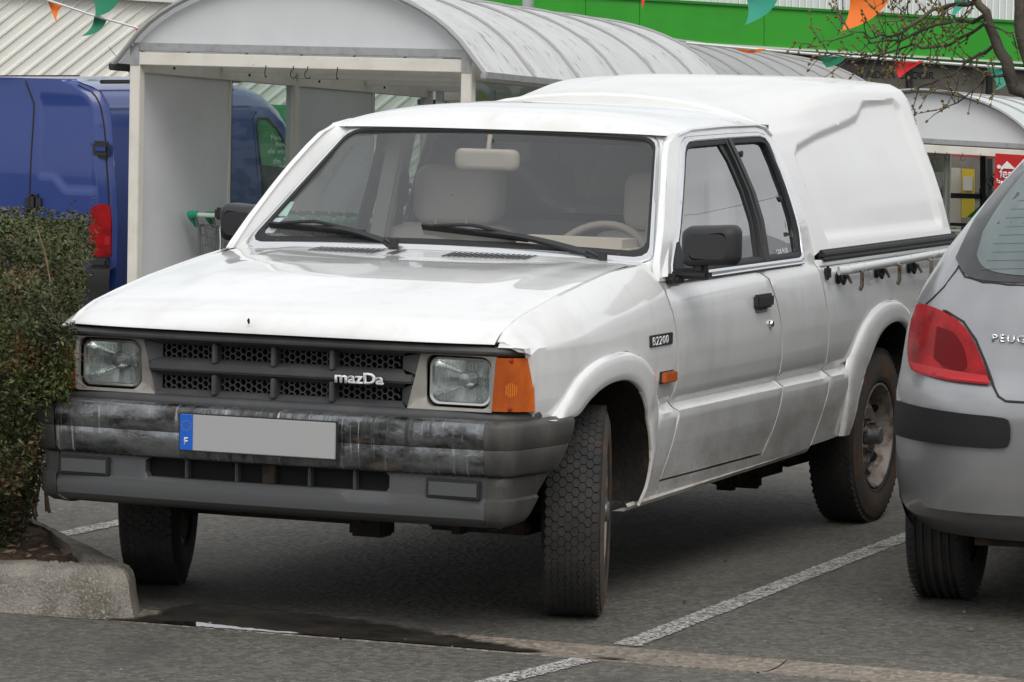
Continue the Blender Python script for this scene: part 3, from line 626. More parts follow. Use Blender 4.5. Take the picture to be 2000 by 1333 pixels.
def mirror(sg, X0=-.62, yc_=.928, hw=.100):
    m = MB()
    def shell(u, v):   # rounded box facing forward
        return None
    P = rrect(hw, .066, .030, 6)
    secs = [(.052, .62), (.048, .80), (.03, .95), (.0, 1.0), (-.035, 1.0), (-.042, .96), (-.040, .90)]
    zc_ = 1.146 if sg > 0 else 1.150
    m.rows([[(X0+dx, sg*(yc_+p[0]*k-.01*(dx < 0)), zc_+p[1]*k+.006*p[0]/.1) for p in P] for dx, k in secs], closed=True)
    m.add([(X0+.052, sg*(yc_+p[0]*.62), zc_+p[1]*.62) for p in P], [tuple(range(len(P)))])
    o = m.build('door_mirror', black_pl, truck, ang=50)
    a = MB(); a.box((X0-.005, sg*(yc_-.07), 1.052), (.05, .13, .036), bev=.012); a.box((X0+.0, sg*(yc_-.125), 1.036), (.11, .05, .030), bev=.01); a.box((X0+.0, sg*(yc_-.04), 1.078), (.042, .045, .05), bev=.012)
    a.panel([(-.605, 1.02), (-.66, 1.10), (-.715, 1.15), (-.74, 1.15), (-.74, 1.02)], lambda x, z: (x, sg*(tilt(z)+.012), z), .1)
    a.build('mirror_arm', black_pl, o)
    g = MB(); g.add([(X0-.0405, sg*(yc_-.01+p[0]*.9), zc_+p[1]*.9) for p in P], [tuple(range(len(P)))]); g.build('mirror_glass', M('mirror_silver', (.8, .8, .8), .03, metal=1) if 'mirror_silver' not in MATS else MATS['mirror_silver'], o)
mirror(1); mirror(-1, -.80, .850, .078)
# wipers
def wiper(piv, elbow, tip0, tip1):
    o = MB().tube([piv, (Vector(piv)+Vector((0, 0, .03)))], .016, 12).build('wiper', black_pl, truck)
    MB().box((Vector(piv)+Vector(elbow))/2, ((Vector(elbow)-Vector(piv)).length+.03, .024, .022), R=Vector((Vector(elbow)-Vector(piv))).to_track_quat('X', 'Z').to_matrix(), bev=.006).build('wiper_arm_head', black_pl, o)
    a = MB(); mid = (Vector(tip0)+Vector(tip1))/2; e = Vector(elbow); d = (mid-e); n = 8
    L_ = []
    for t in range(n+1): p = e+d*t/n; p = p+Vector((.014, 0, .016))*math.sin(math.pi*t/n*.9); L_.append(p)
    a.rows([[p+Vector((0, s1*lerp(.0, .0, 0), 0))+Vector((.5*s2, 0, .4*s2))*lerp(.018, .009, i/n)+Vector((-.4*s1, 0, .5*s1))*lerp(.014, .008, i/n) for i, p in enumerate(L_)] for s1, s2 in ((1, 1), (1, -1), (-1, -1), (-1, 1), (1, 1))]); a.build('wiper_arm', black_pl, o)
    b = MB(); t0, t1 = Vector(tip0), Vector(tip1); b.beam(t0, t1, .009, .022, up=(.6, 0, .8)); q0, q1 = t0.lerp(t1, .12), t0.lerp(t1, .88)
    b.tube([q0+Vector((.006, 0, .008)), t0.lerp(t1, .35)+Vector((.016, 0, .02)), mid+Vector((.02, 0, .026)), t0.lerp(t1, .65)+Vector((.016, 0, .02)), q1+Vector((.006, 0, .008))], .0065, 6)
    b.build('wiper_blade', rubber, o)
wiper((-.535, -.165, 1.103), (-.572, -.215, 1.118), W(-.945, .165, .012), W(-.41, .10, .012))
wiper((-.520, .585, 1.088), (-.560, .515, 1.108), W(-.145, .165, .012), W(.40, .105, .012))
# windscreen stickers
stk = M('mint_sticker', (.35, .62, .52), .6, col2=(.55, .7, .64), ns=60); stk2 = M('pale_sticker', (.6, .66, .72), .6)
def sticker(q, m): MB().add([W(a, b, -.004) for a, b in q], [(0, 1, 2, 3)]).build('windscreen_sticker', m, wsg)
sticker([(-.955, .255), (-.885, .255), (-.948, .385), (-1.02*1.0, .375)] if False else [(-.985, .27), (-.915, .265), (-.945, .385), (-1.0+.0, .382)], stk)
sticker([(-.98, .205), (-.925, .205), (-.918, .25), (-.972, .25)], stk2); sticker([(-.965, .125), (-.91, .125), (-.90, .18), (-.955, .185)], stk2)
# interior
MB().box((-.70, 0, 1.06), (.30, 1.30, .10), bev=.03).box((-.86, 0, .98), (.12, 1.30, .24), bev=.03).build('dashboard', dash_m, truck)
MB().box((-.86, .36, 1.10), (.20, .44, .09), bev=.03).build('instrument_hood', trim_in, truck)
sw = MB(); R_ = Matrix.Translation((-1.05, .36, 1.02)) @ Matrix.Rotation(rad(-32), 4, 'Y')
sw.tube([R_ @ Vector((0, .185*math.cos(a), .185*math.sin(a))) for a in np.linspace(0, 2*math.pi, 41)[:-1]], .0145, 10, closed=True)
for a in (rad(200), rad(340)): sw.tube([R_ @ Vector((.03, 0, 0)), R_ @ Vector((0, .18*math.cos(a), .18*math.sin(a)))], .016, 8)
sw.box((-1.03, .36, 1.01), (.05, .11, .09), bev=.015); sw.build('steering_wheel', M('wheel_rim', (.27, .235, .20), .55), truck)
def seat(y):
    s = MB()
    def back(u, v):
        return None
    for (z0, z1, hw, x0, dp) in ((.62, 1.135, .245, -1.55, .16), (1.135, 1.345, .165, -1.62, .11)):
        P = rrect(hw, (z1-z0)/2, .055, 6); zc_ = (z0+z1)/2
        s.rows([[(x0-.10*(zc_+p[1]*k-.62)+dx, y+p[0]*k, zc_+p[1]*k) for p in P] for dx, k in ((-dp/2, .8), (-dp/2, .97), (-dp/4, 1), (dp/4, 1), (dp/2, .93), (dp/2+.012, .75), (dp/2+.014, .3), (dp/2+.014, .02))], closed=True)
    s.tube([(-1.60, y-.06, 1.11), (-1.62, y-.06, 1.17)], .007, 8).tube([(-1.60, y+.06, 1.11), (-1.62, y+.06, 1.17)], .007, 8)
    s.box((-1.32, y, .60), (.52, .50, .16), bev=.05); return s.build('seat', fabric, truck, ang=60)
seat(-.415); seat(.395)
mr_ = MB(); P = rrect(.115, .036, .024, 6)
mr_.rows([[(-.975+dx, -.018+p[0]*k, 1.392+p[1]*k) for p in P] for dx, k in ((.022, .6), (.020, .85), (.008, 1), (-.012, 1), (-.014, .95))], closed=True)
mr_.add([(-.953, -.018+p[0]*.6, 1.392+p[1]*.6) for p in P], [tuple(range(len(P)))]); mr_.tube([(-.985, -.018, 1.42), (-1.0, -.018, 1.475)], .009, 8); mr_.build('rear_view_mirror', M('mirror_back', (.36, .325, .28), .5), truck, ang=60)
MB().box((-2.03, 0, .85), (.03, 1.44, .62)).box((-2.03, 0, 1.47), (.03, 1.26, .09)).box((-2.03, .60, 1.28), (.03, .10, .32)).box((-2.03, -.60, 1.28), (.03, .10, .32)).build('cab_back_wall', M('back_trim', (.16, .16, .16), .8), truck)
MB().panel(rrect(.555, .135, .05), lambda y, z: (-2.03, y, 1.30+z), .2).build('rear_window', clear_glass, truck)
rw_ = MB(); rw_.tube([(-2.012, y, 1.30+z) for y, z in rrect(.55, .14, .06)], .014, 8, closed=True); rw_.build('rear_window_seal', rubber, truck)
for sg in (1, -1):
    bp_ = MB()
    bp_.beam((-1.52, sg*.655, 1.02), (-1.60, sg*.60, 1.50), .07, .10, up=(1, 0, 0), bev=.01)
    bp_.box((-1.3, sg*.70, .75), (1.45, .05, .52), bev=.01)
    bp_.build('cab_inner_trim', cabin_dark, truck)
hl = MB().grid(lambda y, x: (roof(y, x)[0], y, min(roof(y, x)[2], 1.57)-.03), np.linspace(-.60, .60, 9), np.linspace(-1.14, -2.0, 8)).build('headlining', cabin_dark, truck)
for sg in (1, -1): bl = MB(); bl.add([(-1.56, sg*.60, 1.33), (-1.58, sg*.575, 1.33), (-1.50, sg*.60, .7), (-1.48, sg*.645, .7)], [(0, 1, 2, 3)]).box((-1.56, sg*.59, 1.26), (.04, .05, .13), bev=.01); bl.build('seat_belt', rubber, truck)
for y in (-.3, .3): MB().box((-1.16, y, 1.505), (.12, .40, .014), bev=.006).build('sun_visor', cabin_dark, truck)
# grille
grl = MB()
XF = .672
def bar(z0, z1, x1, y=.786):
    secs = []
    for yy in np.r_[np.linspace(-y, -.68, 8), np.linspace(-.6, .6, 9), np.linspace(.68, y, 8)]:
        a = abs(yy); xx = x1-.030*(a/.71)**4-.055*max(0, (a-.69)/.10)**2
        bk = .14-.09*sst(.70, .80, a); secs.append([(xx-bk, yy, z0), (xx-.012, yy, z0), (xx, yy, z0+.008), (xx+.002, yy, (z0+z1)/2), (xx-.003, yy, z1-.006), (xx-.014, yy, z1), (xx-bk, yy, z1)])
    grl.rows(secs)
    grl.add(secs[0], [tuple(range(7))]); grl.add(secs[-1], [tuple(range(7))[::-1]])
grl.box((.640, 0, .775), (.06, .892, .026), bev=.006)
for z0, z1 in ((.788, .856), (.688, .762)):       # shelves and scoops round the two slots
    zc_, hh = (z0+z1)/2, .0195
    yl, yr = -.415, .395
    for a, b in ((z0, zc_-hh), (z1, zc_+hh)):
        grl.add([(.664, -.45, a), (.664, .42, a), (.632, yr, b), (.632, yl, b)], [(0, 1, 2, 3)])
    be = lambda z: lerp(.425, .468, (z-.688)/.168)+.004
    for q, y1 in ((-1, yl), (1, yr)):
        grl.add([(.662, q*be(z0), z0), (.662, q*be(z1), z1), (.632, y1, zc_+hh), (.632, y1, zc_-hh)], [(0, 1, 2, 3)])
    for yy in (-.222, -.022, .175): grl.box((.645, yy, zc_), (.05, .016, 2*hh+.022), bev=.003)
grl.v = [(x+.024, y, z) for x, y, z in grl.v]
bar(.856, .886, .722, .784); bar(.650, .687, .712, .805)
grille = grl.build('grille', grey_pl, truck, ang=40)
hxm = M('honeycomb_plastic', (.085, .085, .085), .5)
for z0, z1 in ((.788, .856), (.688, .762)):
    zc_ = (z0+z1)/2; r = .0122; hgt = r*math.sqrt(3)/2; HB = .0195; hx = MB()
    for i in range(int(.80/(1.5*r))+1):
        cy = -.412+i*1.5*r
        for j in range(-2, 3):
            cz = zc_+j*2*hgt+(hgt if i % 2 else 0)
            for k in range(3):
                a0, a1 = rad(60*k), rad(60*(k+1)); p0 = [cy+r*math.cos(a0), cz+r*math.sin(a0)]; p1 = [cy+r*math.cos(a1), cz+r*math.sin(a1)]
                if min(p0[0], p1[0]) < -.418 or max(p0[0], p1[0]) > .396 or (abs(p0[1]-zc_) > HB and abs(p1[1]-zc_) > HB): continue
                for p, q in ((p0, p1), (p1, p0)):
                    if abs(p[1]-zc_) > HB: t = (abs(p[1]-zc_)-HB)/max(1e-6, abs(p[1]-q[1])); p[0] += (q[0]-p[0])*t; p[1] += (q[1]-p[1])*t
                hx.beam((.654, *p0), (.654, *p1), .0026, .012, up=(1, 0, 0))
    hx.build('honeycomb', hxm, grille, ang=0)
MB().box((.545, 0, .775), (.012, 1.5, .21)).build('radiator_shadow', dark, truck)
text('brand_lettering', 'mazDa', whitelet, grille, (.7035, .192, .7565), (0, 1, 0), (0, 0, 1), .047, .008, off=.022, sx=1.24)
text('brand_lettering_edge', 'mazDa', dark, grille, (.7015, .192, .7565), (0, 1, 0), (0, 0, 1), .047, .003, off=.05, sx=1.22)
MB().rows([[(.69, y, .889) for y in yh], [(.60, y, .891) for y in yh]]).build('slam_panel', dark, truck)
# headlamps
def headlamp(sg):
    yc_, zc_ = .588, .775; hy, hz = .103, .0745; DX = -.034
    # bezel: frame polygon with rounded rectangular hole, tapering inwards to the grille
    o = [(.468, .856), (.712, .856), (.700, .688), (.425, .688)]
    P = [(yc_+a, zc_+b) for a, b in rrect(hy+.004, hz+.004, .03, 6)]
    def bz(y, z): e = min(y-lerp(.425, .468, (z-.688)/.168), .856-z, z-.688, lerp(.700, .712, (z-.688)/.168)-y); return (.688-.020*sst(.0, .040, e), sg*y, z)
    b = MB().panel(o, bz, .05, holes=[P], flange=(-.03, 0, 0))
    h = MB().rows([[(.667, sg*y, z) for y, z in P], [(.635, sg*y, z) for y, z in P]], closed=True)
    root = b.build('headlight', bezel_m, truck, ang=35); h.build('lamp_pocket', dark, root)
    rim = rrect(hy, hz, .032, 8); rr = MB()
    rr.rows([[(.690+DX+dx, sg*(yc_+p[0]*(1-i/hy)), zc_+p[1]*(1-i/hz)) for p in rim] for dx, i in ((-.02, 0), (.004, .000), (.008, .004), (.006, .010), (-.004, .013))], closed=True); rr.build('lamp_rim', M('lamp_rim_metal', (.55, .55, .53), .25, metal=.8) if 'lamp_rim_metal' not in MATS else MATS['lamp_rim_metal'], root, ang=50)
    f = MB()
    for k in np.linspace(0, 1, 12): pass
    f.rows([[(.690+DX-.075*(1-k*k)-.004, sg*(yc_+p[0]*k*.88), zc_+p[1]*k*.86) for p in rim] for k in (1, .9, .78, .62, .45, .3, .15, .02)], closed=True)
    f.build('reflector_bowl', reflector, root, ang=60)
    bl_ = MB(); bl_.lathe([(0, .030), (.018, .028), (.026, .01), (.026, -.02)], Matrix.Translation((.640+DX, sg*yc_, zc_+.004)) @ Matrix.Rotation(rad(-90), 4, 'Z'), 20); bl_.build('bulb_shield', M('bulb_shield_metal', (.5, .5, .5), .3, metal=.9) if 'bulb_shield_metal' not in MATS else MATS['bulb_shield_metal'], root)
    n_ = MB(); q = rrect(hy-.011, hz-.011, .028, 8)
    def lens(y, z): return (.694+DX+.010*(1-(y/hy)**2)*(1-(z/hz)**2), sg*(yc_+y), zc_+z)
    n_.panel(q, lens, .02); n_.build('lamp_lens', clear_glass, root, ang=60)
    fl = MB()                           # moulded flutes inside the lens
    for y0, y1, z0, z1, dn in ((-.082, -.03, -.004, .026, .0075), (.03, .082, -.004, .026, .0075), (-.075, -.035, -.056, -.03, .009), (-.06, .06, .036, .058, .011), (.045, .08, -.05, -.016, .008)):
        for y in np.arange(y0, y1, dn):
            xx = .6905+DX+.010*(1-(y/hy)**2)*(1-((z0+z1)/2/hz)**2); fl.box((xx, sg*(yc_+y), zc_+(z0+z1)/2), (.002, dn*.5, z1-z0))
    fl.build('lens_flutes', M('fluted_glass', (.93, .95, .94), .05, spec=.8, trans=.9) if 'fluted_glass' not in MATS else MATS['fluted_glass'], root, ang=0)
    # indicator on the corner
    ca = MB(); ysn = np.linspace(0, 1, 12)
    def cor(t, z):
        t = min(1, t if t <= 1 else 1); y = lerp(lerp(.700, .712, (z-.692)/.161), .812, t); return (.686-.010*t-.060*t**2.2*lerp(1, 1.05, (z-.69)/.165), sg*(y-.010*max(0, (z-.69)/.165)*t), z)
    ca.grid(lambda y, z: cor(float(y), float(z)), ysn, np.linspace(.692, .853, 8)); ca.rows([[cor(float(y), .692) for y in ysn], [(cor(float(y), .692)[0]-.03, cor(float(y), .692)[1], .692) for y in ysn]]); ca.rows([[cor(float(y), .853) for y in ysn], [(cor(float(y), .853)[0]-.03, cor(float(y), .853)[1], .853) for y in ysn]])
    ca.rows([[cor(1, float(z)) for z in np.linspace(.692, .853, 8)], [(cor(1, float(z))[0]-.03, sg*.80, float(z)) for z in np.linspace(.692, .853, 8)]])
    co = ca.build('corner_indicator', amber, truck, ang=40)
    for zz in (.845, .700):
        s_ = MB(); p = cor(.46, zz); s_.lathe([(0, .0035), (.004, .003), (.007, .002), (.008, -.002)], Matrix.Translation((p[0], p[1], zz)) @ Matrix.Rotation(rad(-90), 4, 'Z'), 14); s_.build('lens_screw', M('lens_screw_dark', (.25, .03, .01), .35) if 'lens_screw_dark' not in MATS else MATS['lens_screw_dark'], co)
    bb = MB()
    for k in range(6): p = cor(.36+.052*k, .757); hh = (.030, .040, .044, .042, .036, .026)[k]; bb.box((p[0]+.0004, p[1], .757), (.0016, .0036, hh), bev=.0006)
    bb.build('lens_flutes', M('amber_painted_glow', (.74, .22, .018), .25) if 'amber_painted_glow' not in MATS else MATS['amber_painted_glow'], co)  # fluted bars in brighter amber: the bulb's glow painted onto the opaque lens
headlamp(1); headlamp(-1)
# bumper: plan path at half width W2 with a rounded corner, profile in z
def bplan(s, z, d):              # s 0..1 from centre to the end of the side return
    y1, rx, ry = .728, .085, .082
    xe = lerp(.385, .64, min(1, max(0, (.637-z)/.30)))
    L1, L2 = y1, .16; L3 = .30; s *= (L1+L2+L3)
    if s <= L1: y = s; x = .818-.030*(y/y1)**2
    elif s <= L1+L2: a = (s-L1)/L2*math.pi/2; y = y1+ry*math.sin(a); x = .788-rx*(1-math.cos(a))
    else: t = (s-L1-L2)/L3; y = y1+ry+.040*math.sin(t*math.pi/2)*sst(.36, .56, z); x = lerp(.703, xe, t)
    a = sst(.70, .86, y) if s > L1 else 0
    return (x-d*(1-.85*sst(L1, L1+L2, s)), y-d*.9*sst(L1, L1+L2, s), z)
BZ = [(.667, .075), (.668, .030), (.662, .010), (.650, .002), (.62, .0), (.588, .001), (.584, .005), (.580, .003), (.55, .006), (.515, .012), (.505, .022)]
VZ = [(.503, .040), (.498, .034), (.47, .033), (.452, .034), (.437, .033), (.430, .020), (.40, .018), (.375, .022), (.360, .036), (.345, .075), (.338, .13)]
SA = np.linspace(0, .718/(.728+.16+.30), 24); SB = np.linspace(SA[-1]+.002, 1, 26)
def bslice(S, Z): return [[bplan(float(s_), z-.018*sst(.68, 1, s_)*(.38 < z < .0) , d) for z, d in Z] for s_ in S]
br = MB(); br.rows(bslice(SA, BZ)); br.mirror(); bumper = br.build('front_bumper', bumper_m, truck, ang=45, weld=.0004)
cp = MB(); Zall = [(z, d-.004) for z, d in BZ]+[(z, d-.004) for z, d in VZ]; cp.rows(bslice(SB, Zall)); 
for sg in (1, -1): (cp if sg > 0 else cp.flipped()).build('bumper_end_cap', cap_m, bumper, ang=45)
# valance with openings
slot = [(-.40, .440), (-.41, .455), (-.41, .49), (-.395, .500), (.395, .500), (.41, .49), (.41, .455), (.40, .440)]
SAm = float(SA[-1])
def vd(z): return float(np.interp(z, [a for a, b in VZ][::-1], [b for a, b in VZ][::-1]))
def val(y, z): return (.818-.030*(y/.728)**2-vd(z), y, z)
ve = .722
va = MB().panel([(-ve, .503), (-ve, .338), (ve, .338), (ve, .503)], val, .03, holes=[slot], zl=[.498, .452, .437, .430, .40, .375, .36, .345], flange=(-.03, 0, 0))
valance = va.build('valance', valance_m, bumper, ang=30)
for yy in (-.275, -.105, .005, .14, .29): MB().box((.752, yy, .47), (.03, .009 if yy != .005 else .045, .064), bev=.003).build('slot_rib', valance_m if yy != .005 else under_m, valance)
if 1: MB().box((.735, 0, .47), (.01, .84, .08)).build('slot_back', dark, valance)
for sg in (1, -1):
    fb = MB().box((.768+.012, sg*.62, .462), (.012, .165, .050), bev=.005).build('fog_lamp_blank', valance_m, valance)
    MB().box((.768+.008, sg*.62, .462), (.012, .176, .060), bev=.003).build('blank_gap', rubber, fb)
np_ = MB().box((.8365, 0, .591), (.006, .53, .118), bev=.002).build('number_plate_holder', black_pl, truck)
pl = MB().box((.840, 0, .591), (.006, .52, .110), bev=.002).build('number_plate', plate_m, truck)
MB().box((.8415, -.237, .591), (.005, .046, .109), bev=.0015).build('blue_band', blue_m, pl)
text('country_letter', 'F', whitelet, pl, (.8445, -.246, .553), (0, 1, 0), (0, 0, 1), .032, .0006, off=.02)
st = MB()
for k in range(12):
    a = 2*math.pi*k/12; cy, cz = -.237+.0155*math.sin(a), .612+.0155*math.cos(a); q = []
    for j in range(10): b = 2*math.pi*j/10; r = .0034 if j % 2 == 0 else .0014; q.append((.8446, cy+r*math.sin(b), cz+r*math.cos(b)))
    st.add(q, [tuple(range(10))])
st.build('ring_of_stars', star_m, pl, ang=0)
# wheels
def wheel(x, y, head, sg, R=.333, Wd=.195):
    root = bpy.data.objects.new('wheel', None); COL.objects.link(root); root.parent = truck; root.location = (x, sg*y, R-.004); root.rotation_euler = (0, 0, head+(0 if sg > 0 else math.pi)); root.empty_display_size = .1
    w2 = Wd/2
    t = MB(); prof_ = [(.195, -w2*.75), (.21, -w2*.92), (.25, -w2), (.29, -w2*.97), (R-.016, -w2*.86), (R-.005, -w2*.80), (R-.005, w2*.80), (R-.016, w2*.86), (.29, w2*.97), (.25, w2), (.21, w2*.92), (.195, w2*.75)]
    t.lathe(prof_, n=72)
    rowsY = np.linspace(-w2*.73, w2*.73, 8); nb = 68
    for i, yy in enumerate(rowsY):
        for k in range(nb):
            a = 2*math.pi*(k+.5*(i % 2))/nb; jt = random.uniform(.93, 1.03); a += random.uniform(-.004, .004); hexp = []
            for j in range(6):
                b = rad(60*j+30*0); dy = .0128*math.cos(b)*jt; da = .0158*math.sin(b)*jt; hexp.append((yy+dy, a+da/R))
            top = [(R*math.cos(q), p, R*math.sin(q)) for p, q in hexp]; bot = [((R-.0045)*math.cos(q), p, (R-.012)*math.sin(q)) for p, q in hexp]
            t.add(top+bot, [tuple(range(6))]+[(j, (j+1) % 6, 6+(j+1) % 6, 6+j) for j in range(6)])
    t.build('tyre', tyre_m, root, ang=35)
    sw_ = MB(); sw_.lathe([(.222, w2*.955), (.25, w2*1.012), (.285, w2*.985), (.312, w2*.90)], n=72); sw_.build('tyre_sidewall', tyre_dirt, root, ang=60)
    r_ = MB(); r_.lathe([(.198, w2*.80), (.200, w2*.90), (.193, w2*.90), (.186, w2*.78), (.178, w2*.45), (.168, w2*.25), (.145, w2*.22), (.125, w2*.38), (.105, w2*.50), (.085, w2*.46), (.07, w2*.40), (0, w2*.40)], n=60); r_.lathe([(.198, -w2*.8), (.17, -w2*.6), (.165, w2*.2)], n=40); rim = r_.build('rim', rim_m, root, ang=40)
    hb = MB(); hb.lathe([(0, w2+.005), (.028, w2+.004), (.034, w2-.002), (.036, w2*.6), (.042, w2*.45)], n=32); hb.build('hub_cap', hubcap_m, rim)
    for k in range(10):
        a = 2*math.pi*k/10; Mx = Matrix.Rotation(a, 4, 'Y'); MB().add([Mx @ Vector((.152+.013*math.cos(b), w2*.232+.004+.02*math.cos(b), .02*math.sin(b))) for b in np.linspace(0, 2*math.pi, 13)[:-1]], [tuple(range(12))]).build('rim_slot', dark, rim, ang=0)
    for k in range(6):
        a = 2*math.pi*k/6+.3; MB().tube([(.064*math.cos(a), w2*.40, .064*math.sin(a)), (.064*math.cos(a), w2*.40+.025, .064*math.sin(a))], .011, 6).build('lug_nut', hubcap_m, rim)
wheel(0, .715, rad(18.5), 1); wheel(0, .752, rad(19), -1); wheel(-2.982, .695, 0, 1); wheel(-2.982, .695, 0, -1)
# wheel wells and underbody
ww = MB()
for sg in (1, -1):
    for I_, cx, cz in ((edgeF, .0, .42), (edgeR, -2.90, .42)):
        I2 = [(x, z) for x, y, z in I_[::2]]; I3 = I_[::2]; k_ = lambda x, z, q: (cx+(x-cx)*q, cz+(z-cz)*q)
        rr_ = [[(x, sg*(y+.002), z) for x, y, z in I3], [(*k_(x, z, 1.03)[:1], sg*.80, k_(x, z, 1.03)[1]) for x, z in I2], [(k_(x, z, 1.10)[0], sg*.74, k_(x, z, 1.10)[1]) for x, z in I2], [(k_(x, z, 1.10)[0], sg*.42, k_(x, z, 1.10)[1]) for x, z in I2]]
        W_ = MB(); W_.rows(rr_); W_.add(rr_[-1], [tuple(range(35))]); W_.build('wheel_well', under_m, truck)
ub = MB(); ub.box((-1.6, 0, .47), (2.1, 1.40, .18)).box((-.1, 0, .62), (.9, .84, .35)).box((-2.9, 0, .70), (1.7, .82, .3)).box((.55, 0, .60), (.18, 1.30, .16)).box((-3.55, 0, .62), (.55, 1.5, .34)); pass
for y in (-.42, .42): ub.box((-1.6, y, .40), (4.2, .09, .14))
ub.build('chassis', under_m, truck)
ax = MB(); ax.tube([(-2.98, -.6, .33), (-2.98, .6, .33)], .045, 12); ax.lathe([(0, -.12), (.10, -.09), (.145, 0), (.10, .09), (0, .12)], Matrix.Translation((-2.98, .05, .33)), 20)
ax.tube([(-2.9, .05, .36), (-1.6, 0, .44)], .035, 10); ax.tube([(0, -.62, .34), (0, -.2, .30), (0, .2, .30), (0, .62, .34)], .035, 10)
for y in (-.55, .55): ax.box((-2.98, y, .26), (.9, .055, .05)); ax.box((0, y*.8, .28), (.30, .34, .05), bev=.01); ax.tube([(-2.85, y*.9, .25), (-2.80, y*.9, .55)], .025, 8)
ax.box((.12, -.15, .30), (.30, .5, .06), bev=.01).box((.2, .1, .27), (.10, .12, .08), bev=.01).box((.15, .38, .285), (.08, .05, .07), bev=.01).box((-2.35, .48, .30), (.55, .22, .18), bev=.05).box((-2.05, .50, .24), (.08, .10, .10), bev=.02).box((-2.2, .50, .21), (.05, .16, .05), bev=.01)
ax.tube([(.1, .3, .30), (-.5, .35, .26), (-1.5, .35, .28), (-2.4, .3, .3), (-3.6, .35, .36)], .028, 10); ax.build('axles_and_exhaust', under_m, truck, ang=40)
MB().box((-3.853, 0, .75), (.03, 1.60, .56), bev=.01).box((-3.87, 0, .50), (.10, 1.6, .12), bev=.02).build('tailgate', white, truck)
# canopy
FS = [(.795, 1.058), (.785, 1.085), (.745, 1.20), (.70, 1.33), (.665, 1.42), (.63, 1.485), (.575, 1.527), (.49, 1.558), (.38, 1.584), (.26, 1.602), (.13, 1.612), (0, 1.615)]
RS = [(.795, 1.056), (.785, 1.085), (.752, 1.20), (.712, 1.31), (.675, 1.40), (.625, 1.52), (.597, 1.592), (.570, 1.628), (.52, 1.652), (.40, 1.663), (.2, 1.669), (0, 1.670)]
FSr, RSr = np.array(rsp(FS, 97)), np.array(rsp(RS, 97))
XFr = [(1.05, -2.148), (1.174, -2.138), (1.303, -2.11), (1.43, -2.08), (1.50, -2.045), (1.57, -2.02), (1.68, -2.0)]
emb = [(-2.30, 1.10), (-2.245, 1.25), (-2.23, 1.40), (-2.30, 1.435), (-2.60, 1.475), (-3.02, 1.518), (-3.14, 1.535), (-3.21, 1.56), (-3.26, 1.583), (-3.34, 1.592), (-3.70, 1.598), (-3.74, 1.56), (-3.79, 1.12), (-3.76, 1.095)]
def sdist(x, z):
    P = emb; ins = False; d = 9
    for (x0, z0), (x1, z1) in zip(P, P[1:]+P[:1]):
        ex, ez = x1-x0, z1-z0; t = max(0, min(1, ((x-x0)*ex+(z-z0)*ez)/(ex*ex+ez*ez))); d = min(d, math.hypot(x-x0-t*ex, z-z0-t*ez))
        if (z0 > z) != (z1 > z) and x < ex*(z-z0)/ez+x0: ins = not ins
    return d if ins else -d
def can(k, t):
    s_ = sst(.02, .62, t); y, z = FSr[k]*(1-s_)+RSr[k]*s_
    x = lerp(ip(z, XFr), -3.87, t); z += .004*math.sin(math.pi*t)*sst(1.5, 1.66, z)
    if y > .5: y -= .020*sst(-.006, .022, sdist(x, z))
    # raised middle of the roof
    z += .006*sst(.38, .26, abs(y))*sst(.22, .36, t)*sst(1.6, 1.64, z)
    return (x, y, z)
cn = MB().grid(lambda k, t: can(int(k), float(t)), list(range(97)), np.r_[np.linspace(0, .97, 190), .985, 1.0])
n49 = [can(k, 0.0) for k in range(97)]
cn.rows([n49, [(x+.012, y*.99, z-.010) for x, y, z in n49], [(x+.010, y*.95, z-.05) for x, y, z in n49]])
e49 = [can(k, 1.0) for k in range(97)]
cn.rows([e49, [(x-.012, y*.985, z-.006) for x, y, z in e49], [(x-.012, 0, z-.006) for x, y, z in e49]])
cn.mirror(); can_o = cn.build('canopy', canopy_m, truck, ang=45, weld=.0005)
for sg in (1, -1):
    cs = MB()
    for z, r, dy in ((1.050, .013, .008), (1.033, .011, .010), (1.062, .006, .004)): cs.tube([(x, sg*(.800+dy), z) for x in (-2.15, -2.6, -3.2, -3.88)], r, 8)
    cs.build('canopy_seal', rubber, truck)
for sg in (1, -1): MB().box((-2.99, sg*.79, 1.020), (1.72, .05, .024), bev=.004).build('bed_rim', white, truck)
br_m = M('brass_hook', (.33, .31, .27), .35, metal=.8, col2=(.18, .10, .05), ns=30)
